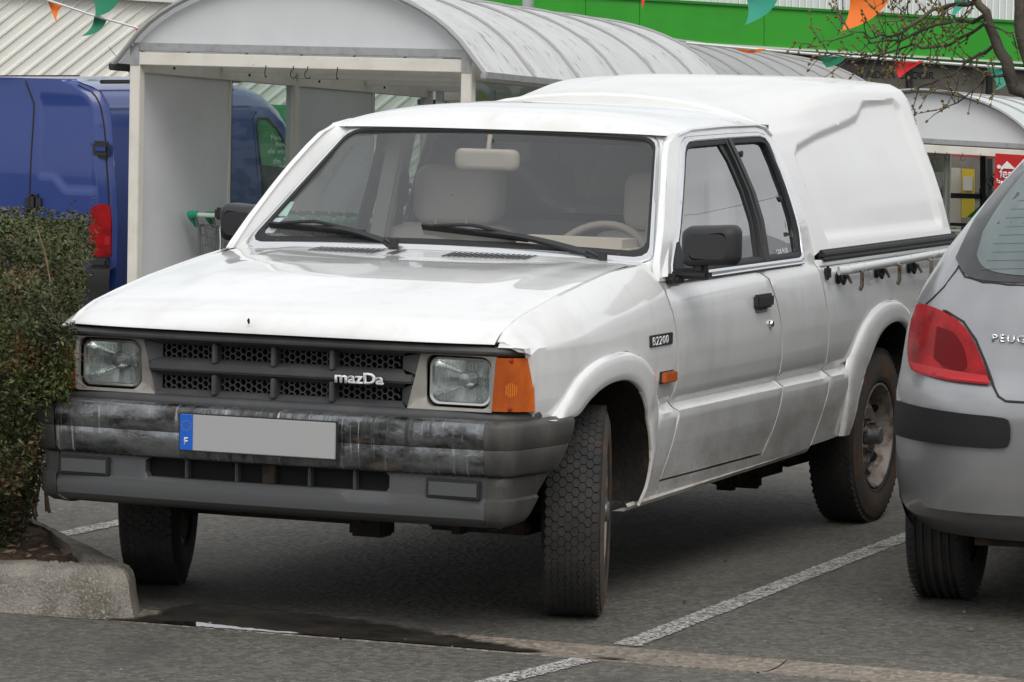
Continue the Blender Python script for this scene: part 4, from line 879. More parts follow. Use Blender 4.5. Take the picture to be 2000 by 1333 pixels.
for sg in (1, -1):
    rl = MB(); rl.tube([(-2.24, sg*.845, .990), (-2.26, sg*.868, .992), (-3.80, sg*.868, 1.008), (-3.845, sg*.845, 1.006)], .0165, 12)
    for x in (-2.27, -2.45, -2.86, -3.33): rl.tube([(x, sg*.868, .992+(-x-2.25)*.0103), (x-.006, sg*.868, .992+(-x-2.25)*.0103)], .0178, 12)
    rail = rl.build('tie_down_rail', M('rail_paint', (.66, .67, .68), .3, coat=.4, col2=(.22, .10, .04), ns=14, thr=(.64, .70)) if 'rail_paint' not in MATS else MATS['rail_paint'], truck)
    for x in (-2.30, -2.77, -3.19, -3.70):
        k = MB(); k.tube([(x+.024, sg*.835, .982), (x+.024, sg*.843, .955), (x, sg*.846, .942), (x-.024, sg*.843, .955), (x-.024, sg*.835, .982)], .0075, 8); k.box((x, sg*.825, .962), (.050, .010, .046), bev=.008); k.build('rail_bracket', rubber, rail)
        h = MB(); h.tube([(x-.075, sg*.86, 1.0), (x-.085, sg*.888, .985), (x-.088, sg*.888, .93), (x-.092, sg*.880, .915)], .0075, 8); h.tube([(x-.01, sg*.852, .975), (x-.02, sg*.868, .945), (x-.035, sg*.852, .965)], .006, 8); h.build('lashing_hook', br_m, rail)
    MB().box((-2.17, sg*.826, .985), (.028, .024, .050), bev=.008).build('rail_end_stop', rubber, rail)
    for x0, x1 in ((-2.42, -2.70), (-2.86, -3.12), (-3.28, -3.60)): MB().box(((x0+x1)/2, sg*(ys(-3, .96)+.0), .962), (x1-x0, .006, .036), bev=.0025).build('bed_pressing', white, truck)
#=== OTHERS
# ---------------------------------------------------------------- silver hatchback
silver = M('silver_paint', (.36, .362, .372), .30, metal=.55, coat=.7, col2=(.31, .31, .32), ns=3, thr=(.4, .7))
frit = M('dark_glass_border', (.035, .036, .038), .12, coat=.5)
car = thing('parked_hatchback', 'silver hatchback seen from behind beside the pickup, with a big red tail light', 'car', (-1.11, 2.375, 0), rad(7))
Wz = [(.26, .80), (.33, .845), (.45, .865), (.70, .868), (.80, .860), (.90, .850), (1.0, .828), (1.08, .785), (1.16, .735), (1.26, .660), (1.36, .592), (1.45, .525), (1.49, .455), (1.515, .33)]
Xz = [(.26, .58), (.31, .68), (.345, .735), (.36, .765), (.45, .785), (.60, .800), (.71, .800), (.745, .785), (.78, .762), (.86, .745), (.98, .715), (1.06, .675), (1.10, .640), (1.26, .520), (1.45, .335), (1.49, .24), (1.515, .05)]
def cplan(z):
    w_, xr = ip(z, Wz), ip(z, Xz); k = sst(1.0, 1.3, z); a, b = lerp(.42, .24, k), lerp(.42, .26, k); return w_, xr, a, min(b, w_*.8)
def cpt(s, z):                      # s: 0 centre .. 1 start of corner .. 2 end of corner .. 3 along the flank (image left is -y)
    w_, xr, a, b = cplan(z)
    if s <= 1: l = s*(w_-b); x = xr-.04*s*s
    elif s <= 2: t = (s-1)*math.pi/2; l = w_-b+b*math.sin(t); x = xr-.04-a+a*math.cos(t)
    else: l = w_-.04*(s-2); x = lerp(xr-.04-a, -3.1, s-2)
    return (x, -l, z)
def csurf(l, z):
    w_, xr, a, b = cplan(z)
    if l <= w_-b: return xr-.04*(max(0, l)/(w_-b))**2
    q = min(.9995, (l-w_+b)/b); return xr-.04-a+a*math.sqrt(1-q*q)
Mc = wm(car); Mci = Mc.inverted()
def cpx(px, py):                    # a point of the car body seen in the photo -> (lateral, height) on the body
    o = Mci @ Vector(CAM); d = Mci.to_3x3() @ Vector(ray(px, py)); X = .7
    for _ in range(25):
        p = o+d*((X-o.x)/d.x); w_ = cplan(min(1.5, max(.27, p.z)))[0]; X = lerp(X, csurf(min(w_*.999, max(0, -p.y)), min(1.5, max(.27, p.z))), .6)
    return (min(w_*.995, -p.y), p.z)
def con(l, z, d):                   # point d above the body surface
    e = .01; w_ = cplan(z)[0]; l = min(l, w_*.998); x = csurf(l, z); gx = (csurf(max(0, l-e), z)-csurf(min(w_*.999, l+e), z))/(2*e); gzz = (csurf(l, z-e)-csurf(l, z+e))/(2*e)
    n = Vector((1, -gx, gzz)).normalized(); return tuple(Vector((x, -l, z))+n*d)
cb = MB(); zz = [.26, .29, .31, .33, .345, .36, .40, .45, .55, .65, .71, .745, .765, .78, .82, .9, .98, 1.02, 1.06, 1.1, 1.16, 1.21, 1.26, 1.31, 1.36, 1.41, 1.45, 1.475, 1.49, 1.505, 1.515]
ss = list(np.linspace(0, 1, 10))+list(np.linspace(1, 2, 22)[1:])+[2.1, 2.3, 2.6, 3]
cb.rows([[cpt(s_, z) for s_ in ss] for z in zz]); top = [cpt(s_, 1.515) for s_ in ss]; cb.rows([top, [(x, 0, z+.005) for x, y, z in top]]); cb.mirror()
cb.build('body', silver, car, ang=40, weld=.0006)
def cpatch(name, pts, mat, d, step=.03, parent=None, px=True, flange=True, both=True):
    P = [cpx(*p) if p[0] < 2090 else (0.0, cpx(*p)[1]) for p in pts] if px else pts
    m = MB().panel(P, lambda l, z: con(l, z, d), step, flange=(-.012, 0, 0) if flange else None)
    o = m.build(name, mat, parent or car, ang=50); 
    if both: m.flipped().build(name, mat, parent or car, ang=50)
    return o
cpatch('tail_light', smooth2([(1796, 596), (1812, 597), (1850, 612), (1880, 632), (1903, 665), (1920, 705), (1938, 755), (1905, 752), (1860, 747), (1815, 737), (1786, 727), (1780, 712), (1777, 690), (1779, 660), (1785, 625)], 1), redlens, .010)
cpatch('light_chamber', smooth2([(1835, 640), (1868, 650), (1890, 690), (1893, 728), (1850, 722), (1828, 700)], 2), M('lens_inner', (.15, .003, .005), .4, spec=.2), .0115, flange=False)
cpatch('light_band', [(1782, 707), (1930, 735), (1936, 752), (1862, 744), (1790, 724)], M('lens_bright', (.50, .008, .012), .25, coat=.3), .0114, flange=False)
def offpoly(a, b): return a
strip_p = [(.80, .555), (.84, .60), (.84, .665), (.80, .685), (.42, .690), (.40, .68), (.395, .66), (.395, .575), (.405, .562), (.43, .556)]
P0 = [cpx(1758, 800), cpx(1756, 850)]; 
sp_z1, sp_z0 = cpx(1960, 815)[1], cpx(1960, 877)[1]; sl_ = cpx(1974, 845)[0]
cpatch('bumper_strip', smooth2([(.845, sp_z0+.01), (.845, sp_z1+.014), (.83, sp_z1+.016), (.6, sp_z1+.004), (sl_+.03, sp_z1), (sl_, sp_z1-.012), (sl_, sp_z0+.012), (sl_+.03, sp_z0), (.6, sp_z0), (.83, sp_z0+.004)], 1), M('bumper_strip_plastic', (.018, .018, .020), .55, spec=.35, bump=.05, bs=300), .010, px=False)
cpatch('rear_window_border', smooth2([(1868, 505), (1885, 540), (1915, 549), (1960, 553), (2040, 556), (2120, 555), (2120, 290), (2060, 275), (2030, 285), (1985, 335), (1945, 375), (1905, 430)], 1), frit, .005, step=.04)
rwg = cpatch('rear_window', smooth2([(1910, 500), (1917, 520), (1935, 532), (1975, 540), (2040, 543), (2120, 543), (2120, 305), (2060, 300), (2030, 310), (1998, 345), (1955, 400), (1922, 455)], 2), M('tinted_rear_glass', (.12, .155, .155), .04, spec=.7, coat=.8, col2=(.10, .125, .125), ns=3.5, thr=(.42, .6), stretch=(1, 2.5, .6)), .007, step=.05, flange=False)
hl_ = MB()
for k in range(13):
    y0 = 330+k*16.5; pts = []
    for px in range(1905, 2290, 12):
        if px < 1925+(505-y0)*.52: continue
        l, z = cpx(px, y0+(px-1960)*-.02)
        if pts and l > .9: continue
        pts.append(con(max(.02, l), z, .0082))
    if len(pts) > 2: hl_.tube(pts, .0006, 4, cap=False)
hl_.mirror(); hl_.build('heater_lines', M('heater_wire', (.20, .165, .14), .5), rwg)
def cseam(pts, r=.0028): return MB().tube([con(*cpx(*p), .0006) for p in pts], r, 5).build('body_seam', rubber, car)
cseam([(1806, 597), (1822, 583), (1845, 560), (1869, 527), (1873, 520)]); cseam([(1872, 520), (1885, 541), (1920, 552), (1970, 557), (2030, 560), (2080, 560)], .004)
cseam([(1796, 594), (1850, 609), (1882, 629), (1906, 664), (1923, 705), (1941, 757), (1950, 775), (1964, 784), (2010, 787), (2070, 788)], .0045); 
text('maker_lettering', 'PEUGEOT', chrome, car, con(*cpx(1937, 668), .003), Vector(con(.45, .9, 0))-Vector(con(.55, .9, 0)), (-.25, 0, 1), .034, .004, off=.012, spacing=1.25, sx=1.15)
def flank(x, z, sg, d):
    w_, xr, a, b = cplan(z); x0 = xr-.04-a; return (x, sg*(w_-.04*max(0, (x0-x)/(x0+3.1))+d), z)
for sg in (1, -1):
    for q in ([(-.12, 1.04), (-.22, 1.32), (-.36, 1.39), (-1.02, 1.41), (-1.02, 1.03)], [(-1.08, 1.03), (-1.08, 1.41), (-1.75, 1.37), (-2.25, 1.10), (-2.3, 1.03)]): MB().panel(q, lambda x, z: flank(x, z, sg, .005), .08).build('side_window', frit, car)
    for q in ([(-1.05, .40), (-1.05, 1.02)], [(-.15, 1.0), (-.42, .72), (-.45, .40)], [(-2.15, .40), (-2.2, 1.0)]): MB().tube([flank(lerp(a[0], b[0], t/6), lerp(a[1], b[1], t/6), sg, .001) for a, b in zip(q, q[1:]) for t in range(7)], .004, 5).build('body_seam', rubber, car)
    MB().box(flank(-1.2, .90, sg, .012), (.17, .03, .035), bev=.01).build('door_handle', silver, car)
    for cx in (0, -2.6): MB().panel([(cx+.34*math.cos(t), 0.325+.34*math.sin(t)) for t in np.linspace(-.2, math.pi+.2, 24)], lambda x, z: flank(x, max(.27, z), sg, .0035), .08).build('wheel_arch', dark, car)
cw_ = MB(); Rt, Wt = .315, .205
def cwheel(x, y):
    m = MB(); pr = [(.19, -.08), (.24, -.1), (.285, -.098), (Rt-.006, -.082), (Rt, -.07)]
    for yy in (-.055, -.03, .0, .03, .055): pr += [(Rt, yy-.009), (Rt-.009, yy-.004), (Rt-.009, yy+.004), (Rt, yy+.009)]
    pr += [(Rt, .07), (Rt-.006, .082), (.285, .098), (.24, .1), (.19, .08)]
    m.lathe(pr, n=64)
    for k in range(64):
        a = 2*math.pi*k/64
        for yy in (-.078, .078): m.tube([((Rt+.0012)*math.cos(a), yy-.014, (Rt+.0012)*math.sin(a)), ((Rt+.0012)*math.cos(a+.04), yy+.014, (Rt+.0012)*math.sin(a+.04))], .0022, 4)
    m.lathe([(.19, .07), (.15, .05), (0, .06)], n=24); m.lathe([(.19, -.07), (.15, -.05), (0, -.06)], n=24)
    m.v = [(px+x, py+y, pz+Rt-.003) for px, py, pz in m.v]; return m.build('wheel', tyre_m, car, ang=35)
cwheel(0, -.745); cwheel(0, .745); cwheel(-2.6, -.745); cwheel(-2.6, .745)
MB().box((-1.3, 0, .33), (3.5, 1.18, .2)).box((.35, .28, .25), (.35, .45, .16), bev=.05).box((0, 0, .30), (.10, 1.3, .06)).build('underbody', under_m, car)
fb = MB(); fb.rows([[(-3.1-.45*q[0], q[1]*ww_, q[2]) for q in ((0, -.83, .26), (.7, -.6, .3), (1, 0, .32), (.7, .6, .3), (0, .83, .26))] for ww_ in (1,)]+[[(-3.1-.6*a, b, .75-.1*a) for a, b in ((0, -.84), (.7, -.6), (1, 0), (.7, .6), (0, .84))], [(-2.9, b*.9, 1.0) for b in (-.83, -.5, 0, .5, .83)], [(-2.2, b*.62, 1.47) for b in (-.83, -.5, 0, .5, .83)]]); fb.build('front_end', silver, car)

# ---------------------------------------------------------------- hedge
leaf = M('hedge_leaf', (.064, .082, .021), .5, col2=(.030, .038, .012), ns=5, thr=(.40, .58), col3=(.130, .062, .026), ns3=5.5, thr3=(.54, .66), spec=.4)
leaf2 = M('hedge_leaf_fresh', (.11, .13, .035), .5, col2=(.15, .10, .045), ns=6, thr=(.5, .6))
twig_m = M('hedge_twig', (.13, .085, .05), .9, col2=(.22, .16, .10), ns=20)
hedge = thing('hedge', 'clipped dark green hedge with brown twigs on the kerbed island, nose of pickup touching it', 'hedge', (.0, -1.6, .12))
XH = .34
HE = [onX(px, py, XH) for px, py in ((118, 412), (140, 430), (152, 470), (157, 530), (150, 590), (138, 660), (128, 720), (118, 780), (100, 850), (86, 920), (70, 980), (52, 1025), (30, 1062))]
HEz = [(p[2], p[1]) for p in HE][::-1]; HT = onX(0, 418, XH)[2]-.075
rg = random.Random(11)
from mathutils import noise as mn
def hed_d(x, y, z):                 # depth below the hedge's clipped skin (negative = outside)
    ye = ip(z, HEz); xf = .60-.30*sst(-1.2, -.86, y)-.10*sst(.6, .2, z)-.10*sst(1.2, 1.4, z); tp = HT-.05*sst(-1.0, -.85, y)
    ye -= .50*max(0, XH-x)+.02
    b = .05*mn.noise(Vector((x*5, y*5, z*5)))+.03*mn.noise(Vector((x*13, y*13, z*13)))
    return min(ye-y, xf-x, tp-z, z-.10)+b
def leafq(m, p, s_, rr=rg):
    a = Vector((rr.gauss(0, 1), rr.gauss(0, 1), rr.gauss(0, .8)+.3)).normalized(); b = a.cross(Vector((rr.gauss(0, 1), rr.gauss(0, 1), rr.gauss(0, 1)))).normalized(); c = a.cross(b)
    p = Vector(p); m.add([p-a*s_, p+b*s_*.42+c*s_*.1, p+a*s_, p-b*s_*.42+c*s_*.1], [(0, 1, 2, 3)])
A_, B2 = MB(), MB(); n = 0
while n < 46000:
    x, y, z = rg.uniform(-1.3, .66), rg.uniform(-2.0, -.68), rg.uniform(.12, HT+.06); d = hed_d(x, y, z)
    if d < -.012 or d > .24 or (d > .09 and rg.random() < .62): continue
    if x < -.3 and y < -1.35 and z < HT-.15: continue
    if y > -.90 and x > .36: continue
    s_ = rg.uniform(.007, .0135); leafq(B2 if rg.random() < .13 else A_, (x, y, z), s_); n += 1
nf = 0
while nf < 8500:                    # growth that leans round the nose of the pickup
    x, y, z = rg.uniform(.50, .93), rg.uniform(-1.15, -.64), rg.uniform(.36, 1.06)
    lim = ip(z, [(.36, -.84), (.46, -.775), (.56, -.745), (.64, -.712), (.69, -.684), (.75, -.672), (.85, -.658), (.92, -.672), (1.0, -.705), (1.06, -.78)])+.44*(x-.80)+.03*mn.noise(Vector((x*14, y*14, z*14)))
    if y > lim or (x < .74 and y > -.885) or (x < .80 and y > -.86 and z < .70) or x > .90+.06*mn.noise(Vector((x*9, y*9, z*9))): continue
    leafq(B2 if rg.random() < .13 else A_, (x, y, z), rg.uniform(.007, .0135)); nf += 1
nf = 0
while nf < 2600:
    x, y, z = rg.uniform(.755, .87), rg.uniform(-.82, -.63), rg.uniform(.65, .90)
    if y > -.646+.44*(x-.80)+.016*mn.noise(Vector((x*20, z*20, 3)))-.25*max(0, .72-z)-.3*max(0, z-.86): continue
    leafq(B2 if rg.random() < .13 else A_, (x, y, z), rg.uniform(.007, .0125)); nf += 1
for _ in range(1500):               # loose sprigs standing proud of the clipped skin
    x, y, z = rg.uniform(-.9, .6), rg.uniform(-1.6, -.72), rg.uniform(.3, HT+.03); d = hed_d(x, y, z)
    if not -.035 < d < .03: continue
    o = Vector((rg.uniform(.2, 1), rg.uniform(0, 1), rg.uniform(.1, 1.2))).normalized()
    for k in range(7): leafq(A_, Vector((x, y, z))+o*(.012*k)+Vector((rg.gauss(0, .004),)*3), rg.uniform(.005, .010))
A_.build('leaves', leaf, hedge, ang=0); B2.build('fresh_leaves', leaf2, hedge, ang=0)
T_ = MB()
for _ in range(260):
    y0 = rg.uniform(-1.9, -1.32); x0 = rg.uniform(-.8, .45); p = Vector((x0, y0, .12)); t = Vector((rg.gauss(0, .25), rg.gauss(.1, .25), 1)).normalized(); pts = [p.copy()]
    for k in range(9):
        t = (t+Vector((rg.gauss(0, .25), rg.gauss(0, .25), rg.gauss(0, .12)))).normalized(); p = p+t*.135
        if hed_d(*p) < -.02: break
        pts.append(p.copy())
    if len(pts) > 2: T_.tube(pts, [lerp(.007, .0016, i/len(pts)) for i in range(len(pts))], 4)
for _ in range(420):
    x, y, z = rg.uniform(-.5, .62), rg.uniform(-1.6, -.72), rg.uniform(.2, HT); d = hed_d(x, y, z)
    if not -.0 < d < .08 or (y > -.9 and x > .36): continue
    t = Vector((rg.gauss(.3, .6), rg.gauss(.1, .8), rg.gauss(.2, .8))).normalized(); l = rg.uniform(.04, .14); p = Vector((x, y, z)); T_.tube([p, p+t*l*.5+Vector((0, 0, rg.uniform(-.01, .01))), p+t*l], [.0022, .0017, .0009], 4)
for a, b in (((70, 438), (100, 560)), ((15, 560), (40, 520)), ((10, 700), (70, 640)), ((0, 690), (60, 720))):
    p, q = Vector(onX(*a, .56)), Vector(onX(*b, .58)); T_.tube([p, p.lerp(q, .5)+Vector((0, .006, .004)), q], [.0018, .0028, .0018], 5)
for px, py in ((150, 700), (140, 730), (160, 690), (152, 745)):   # bare twigs lying across the lamp surround
    p = Vector((.735, -.80, 0)); q = Vector(onX(px-12, py, .72)); e = Vector(onX(px+rg.uniform(10, 26), py+rg.uniform(-6, 16), .735)); T_.tube([q, q.lerp(e, .5)+Vector((0, 0, .004)), e], [.0016, .0012, .0008], 4)
    for t in (.4, .6, .8, 1): leafq(T_, q.lerp(e, t), .006)
T_.build('twigs', twig_m, hedge, ang=0)
core = MB(); 
for _ in range(5200):
    x, y, z = rg.uniform(-1.0, .4), rg.uniform(-1.9, -1.0), rg.uniform(.2, HT-.12)
    if hed_d(x, y, z) > .13: leafq(core, (x, y, z), rg.uniform(.02, .035))
core.build('inner_leaves', leaf, hedge, ang=0); finish(hedge)

# ---------------------------------------------------------------- blue van
vblue = M('van_blue', (.020, .046, .215), .24, coat=.5, col2=(.026, .055, .23), ns=2, thr=(.3, .7))
VX, VY, VW = -14.50, -8.50, 1.80
vz0 = gz(VX)
van = thing('panel_van', 'dark blue panel van behind the trolley shelter, rear doors towards us', 'van', (VX, VY-VW/2, vz0))
def vy(z):  # half width
    h = z-vz0; return ip(h, [(.2, .86), (.5, .895), (.9, .90), (1.15, .885), (1.6, .83), (1.74, .80), (1.83, .74), (1.89, .62), (1.92, .35)])
vc = VY-VW/2
roofz = [(0, 1.92), (-2.4, 1.92), (-2.75, 1.88), (-3.05, 1.76), (-3.35, 1.52), (-3.7, 1.22), (-4.0, 1.06), (-4.35, .92), (-4.5, .55)]
vwin = [(-2.49, 1.03), (-2.47, 1.35), (-2.47, 1.57), (-2.52, 1.62), (-2.66, 1.62), (-2.82, 1.54), (-3.05, 1.34), (-3.22, 1.12), (-3.24, 1.04)]
vout = [(-.055, .26), (-.055, 1.2), (-.070, 1.5), (-.094, 1.72), (-2.45, 1.72), (-2.72, 1.70), (-2.95, 1.58), (-3.25, 1.32), (-3.5, 1.10), (-4.0, 1.0), (-4.4, .86), (-4.5, .55), (-4.45, .26)]
for sg in (1, -1):
    MB().panel(vout, lambda x, h: (VX+x, vc+sg*vy(vz0+h)*lerp(1, .93, sst(-3.6, -4.5, x)), vz0+h), .09, holes=[vwin]).build('side_panel', vblue, van, ang=50)
    MB().panel(vwin, lambda x, h: (VX+x, vc+sg*(vy(vz0+h)-.012), vz0+h), .2).build('door_window', glass('van_glass', (.72, .80, .74), 1.3) if 'vg' not in MATS else MATS['vg'], van)
    MATS['vg'] = bpy.data.materials['van_glass']
    MB().tube([(VX+x, vc+sg*(vy(vz0+h)+.001), vz0+h) for x, h in vwin], .012, 6, closed=True).build('window_seal', rubber, van)
    for P in ([(-2.40, .4), (-2.41, 1.2), (-2.42, 1.62), (-2.5, 1.67)], [(-.75, .45), (-.75, 1.60), (-.78, 1.64), (-1.95, 1.64), (-2.0, 1.6), (-2.02, .45)]): MB().tube([(VX+x, vc+sg*(vy(vz0+h)+.0005), vz0+h) for x, h in P], .006, 5).build('door_gap', rubber, van)
    MB().box((VX-2.3, vc+sg*.90, vz0+.55), (3.6, .03, .16), bev=.01).build('side_moulding', black_pl, van)
    for x in (-.85, -3.55): MB().lathe([(.0, .03), (.19, .05), (.2, .09), (.29, .09), (.32, .06), (.32, -.1), (.1, -.1)], Matrix.Translation((VX+x, vc+sg*.80, vz0+.32)), 32).build('wheel', tyre_m, van)
rf = MB(); rx = [-.095, -.12, -.2, -.3, -1, -2, -2.4, -2.6, -2.75, -2.9, -3.05, -3.2, -3.35, -3.5, -3.7, -4.0, -4.2, -4.35, -4.5]
hs_ = [1.70, 1.74, 1.79, 1.83, 1.87, 1.895, 1.91, 1.918, 1.92]
def vroof(x, j, sg):
    h = hs_[j]; top = ip(x, [(a, b) for a, b in roofz]); drop = 1.92-top; hh = h-drop-.10*max(0, (x+.10)/.10)**2*0; rear = 0
    y = vy(vz0+h) if h < 1.918 else (.35 if j == 7 else 0); kk = lerp(1, .93, sst(-3.6, -4.5, x))
    return (VX+x, vc+sg*y*kk, vz0+hh-rear)
for sg in (1, -1):
    rf.rows([[vroof(x, j, sg) for j in range(9)] for x in rx if x > -2.95]); rf.rows([[vroof(x, j, sg) for j in range(9)] for x in rx if x < -3.6]); rf.rows([[vroof(x, j, sg) for j in (0, 1, 2)] for x in rx if -3.8 < x < -2.85])
wsv = MB()
for sg in (1, -1): wsv.rows([[vroof(x, j, sg) for j in range(2, 9)] for x in rx if -3.8 < x < -2.85])
wsv.build('windscreen', MATS['vg'], van, ang=60)
rf.build('roof', vblue, van, ang=60)
bk = MB()
def vback(a, h):                    # a -1..1 across the tail
    y = vy(vz0+min(h, 1.9)); e = sst(.80, 1.0, abs(a)); tz = .05*sst(1.2, 1.9, h)
    x = VX+.035*(1-a*a)-.055*e-tz
    r = 0
    for sg in (1, -1):
        if .34 < sg*a < .85: r = max(r, sst(.34, .37, sg*a)*sst(.85, .82, sg*a)*sst(1.10+.10*sst(.60, .45, sg*a), 1.15+.10*sst(.60, .45, sg*a), h)*sst(1.80, 1.76, h))
    return (x-.016*r, vc+a*y, vz0+h)
bk.grid(lambda a, h: vback(float(a), float(h)), np.linspace(-1, 1, 121), np.r_[np.linspace(.26, 1.70, 90), 1.74, 1.79, 1.83, 1.87, 1.895, 1.91, 1.918, 1.92])
bk.build('rear_doors', vblue, van, ang=60)
def vb(a, h, d): p = vback(a, h); return (p[0]+d, p[1], p[2])
for P in ([(.235, .58), (.30, 1.90)], [(.94, .60), (.94, 1.5), (.92, 1.80), (.88, 1.88)], [(-.94, .60), (-.94, 1.5), (-.92, 1.80)]):
    Q = [(lerp(a[0], b[0], t/8), lerp(a[1], b[1], t/8)) for a, b in zip(P, P[1:]) for t in range(9)]; MB().tube([vb(*q, .001) for q in Q], .006, 5).build('door_gap', rubber, van)
hm = MB(); p = vb(.905, 1.42, 0); hm.box((p[0]+.012, p[1], p[2]), (.03, .15, .125), bev=.02); h1 = hm.build('door_handle', black_pl, van); MB().box((p[0]+.026, p[1]+.01, p[2]+.005), (.02, .10, .05), bev=.01).build('handle_lever', vblue, h1)
p = vb(.30, 1.03, 0); hm = MB(); hm.box((p[0]+.012, p[1], p[2]), (.03, .13, .115), bev=.03); hm.box((p[0]+.022, p[1], p[2]), (.03, .05, .10), bev=.01); hm.build('lock_handle', black_pl, van)
for sg in (1, -1):
    tl = MB(); tl.panel(smooth2([(.79, .65), (.79, .88), (.795, .95), (.82, 1.005), (.87, 1.03), (.93, 1.03), (.955, 1.015), (.96, .65)], 1), lambda a, h: tuple(Vector(vback(sg*a, h))+Vector((.016, 0, 0))), .05, flange=(-.03, 0, 0)); t2 = tl.build('tail_light', redlens, van, ang=30)
    MB().panel([(.81, .74), (.81, .80), (.95, .80), (.95, .74)], lambda a, h: tuple(Vector(vback(sg*a, h))+Vector((.0175, 0, 0))), .2).build('reverse_lens', MATS['lens_bright'], t2)
bmp = MB(); bmp.rows([[(VX+.10*(1-.35*(a/1.0)**4)+dx, vc+a*.905, vz0+h) for a in np.linspace(-1, 1, 21)] for dx, h in ((-.10, .585), (0, .565), (.01, .46), (.0, .43), (.005, .22), (-.08, .17))]); bmp.build('rear_bumper', black_pl, van)
MB().box((VX+.02, vc+.80, vz0+.61), (.06, .15, .07), bev=.02).build('lamp_foot', black_pl, van)
for sg in (1, -1): MB().box((VX-1.3, vc+sg*.70, vz0+1.905), (2.3, .03, .03), bev=.008).build('roof_bar', black_pl, van)
ae = Vector((VX-.9, vc+.60, vz0+1.9)); MB().tube([ae, Vector(onX(212, 92, VX-.9))], [.004, .002], 5).build('aerial', rubber, van)
MB().box((VX-2.2, vc, vz0+.24), (4.2, 1.6, .12)).box((VX-2.35, vc, vz0+.75), (.9, 1.5, .5)).build('floor_pan', under_m, van); finish(van)

# ---------------------------------------------------------------- trolley shelters
cream = M('cream_steel', (.80, .765, .69), .5, col2=(.70, .66, .57), ns=4, thr=(.45, .7), col3=(.28, .21, .13), ns3=30, thr3=(.70, .76))
panel_m = M('grey_panel', (.74, .74, .75), .55, col2=(.66, .66, .67), ns=1.6, thr=(.35, .7), col3=(.22, .22, .21), ns3=90, thr3=(.74, .8))
gable_m = M('gable_panel', (.74, .745, .755), .5, col2=(.68, .685, .695), ns=1.5, thr=(.35, .7))
alu = M('aluminium', (.46, .465, .47), .4, metal=.5, col2=(.36, .36, .35), ns=14, thr=(.45, .7))
roof_m = M('weathered_roof_sheet', (.84, .845, .84), .38, col2=(.68, .68, .665), ns=4, thr=(.42, .72), stretch=(3.2, .8, .8), col3=(.16, .16, .15), ns3=6.0, thr3=(.60, .68))
roof_m2 = M('grey_roof_sheet', (.50, .505, .50), .45, col2=(.40, .40, .395), ns=4, thr=(.42, .7), stretch=(3.2, .8, .8), col3=(.16, .16, .15), ns3=4, thr3=(.62, .76))
def translucent(m, k):
    n = m.node_tree.nodes; l = m.node_tree.links.new; b = n['Principled BSDF']; t = n.new('ShaderNodeBsdfTranslucent'); ms = n.new('ShaderNodeMixShader'); ms.inputs[0].default_value = k
    t.inputs[0].default_value = (.85, .86, .86, 1); l(b.outputs[0], ms.inputs[1]); l(t.outputs[0], ms.inputs[2]); l(ms.outputs[0], n['Material Output'].inputs[0])
for q in (roof_m, roof_m2): translucent(q, .28)
shglass = glass('shelter_glass', (.80, .87, .85), 1.0, .05, (.6, .68, .66))
rib_m = M('grey_rib', (.34, .34, .34), .5, col2=(.34, .34, .33), ns=6)
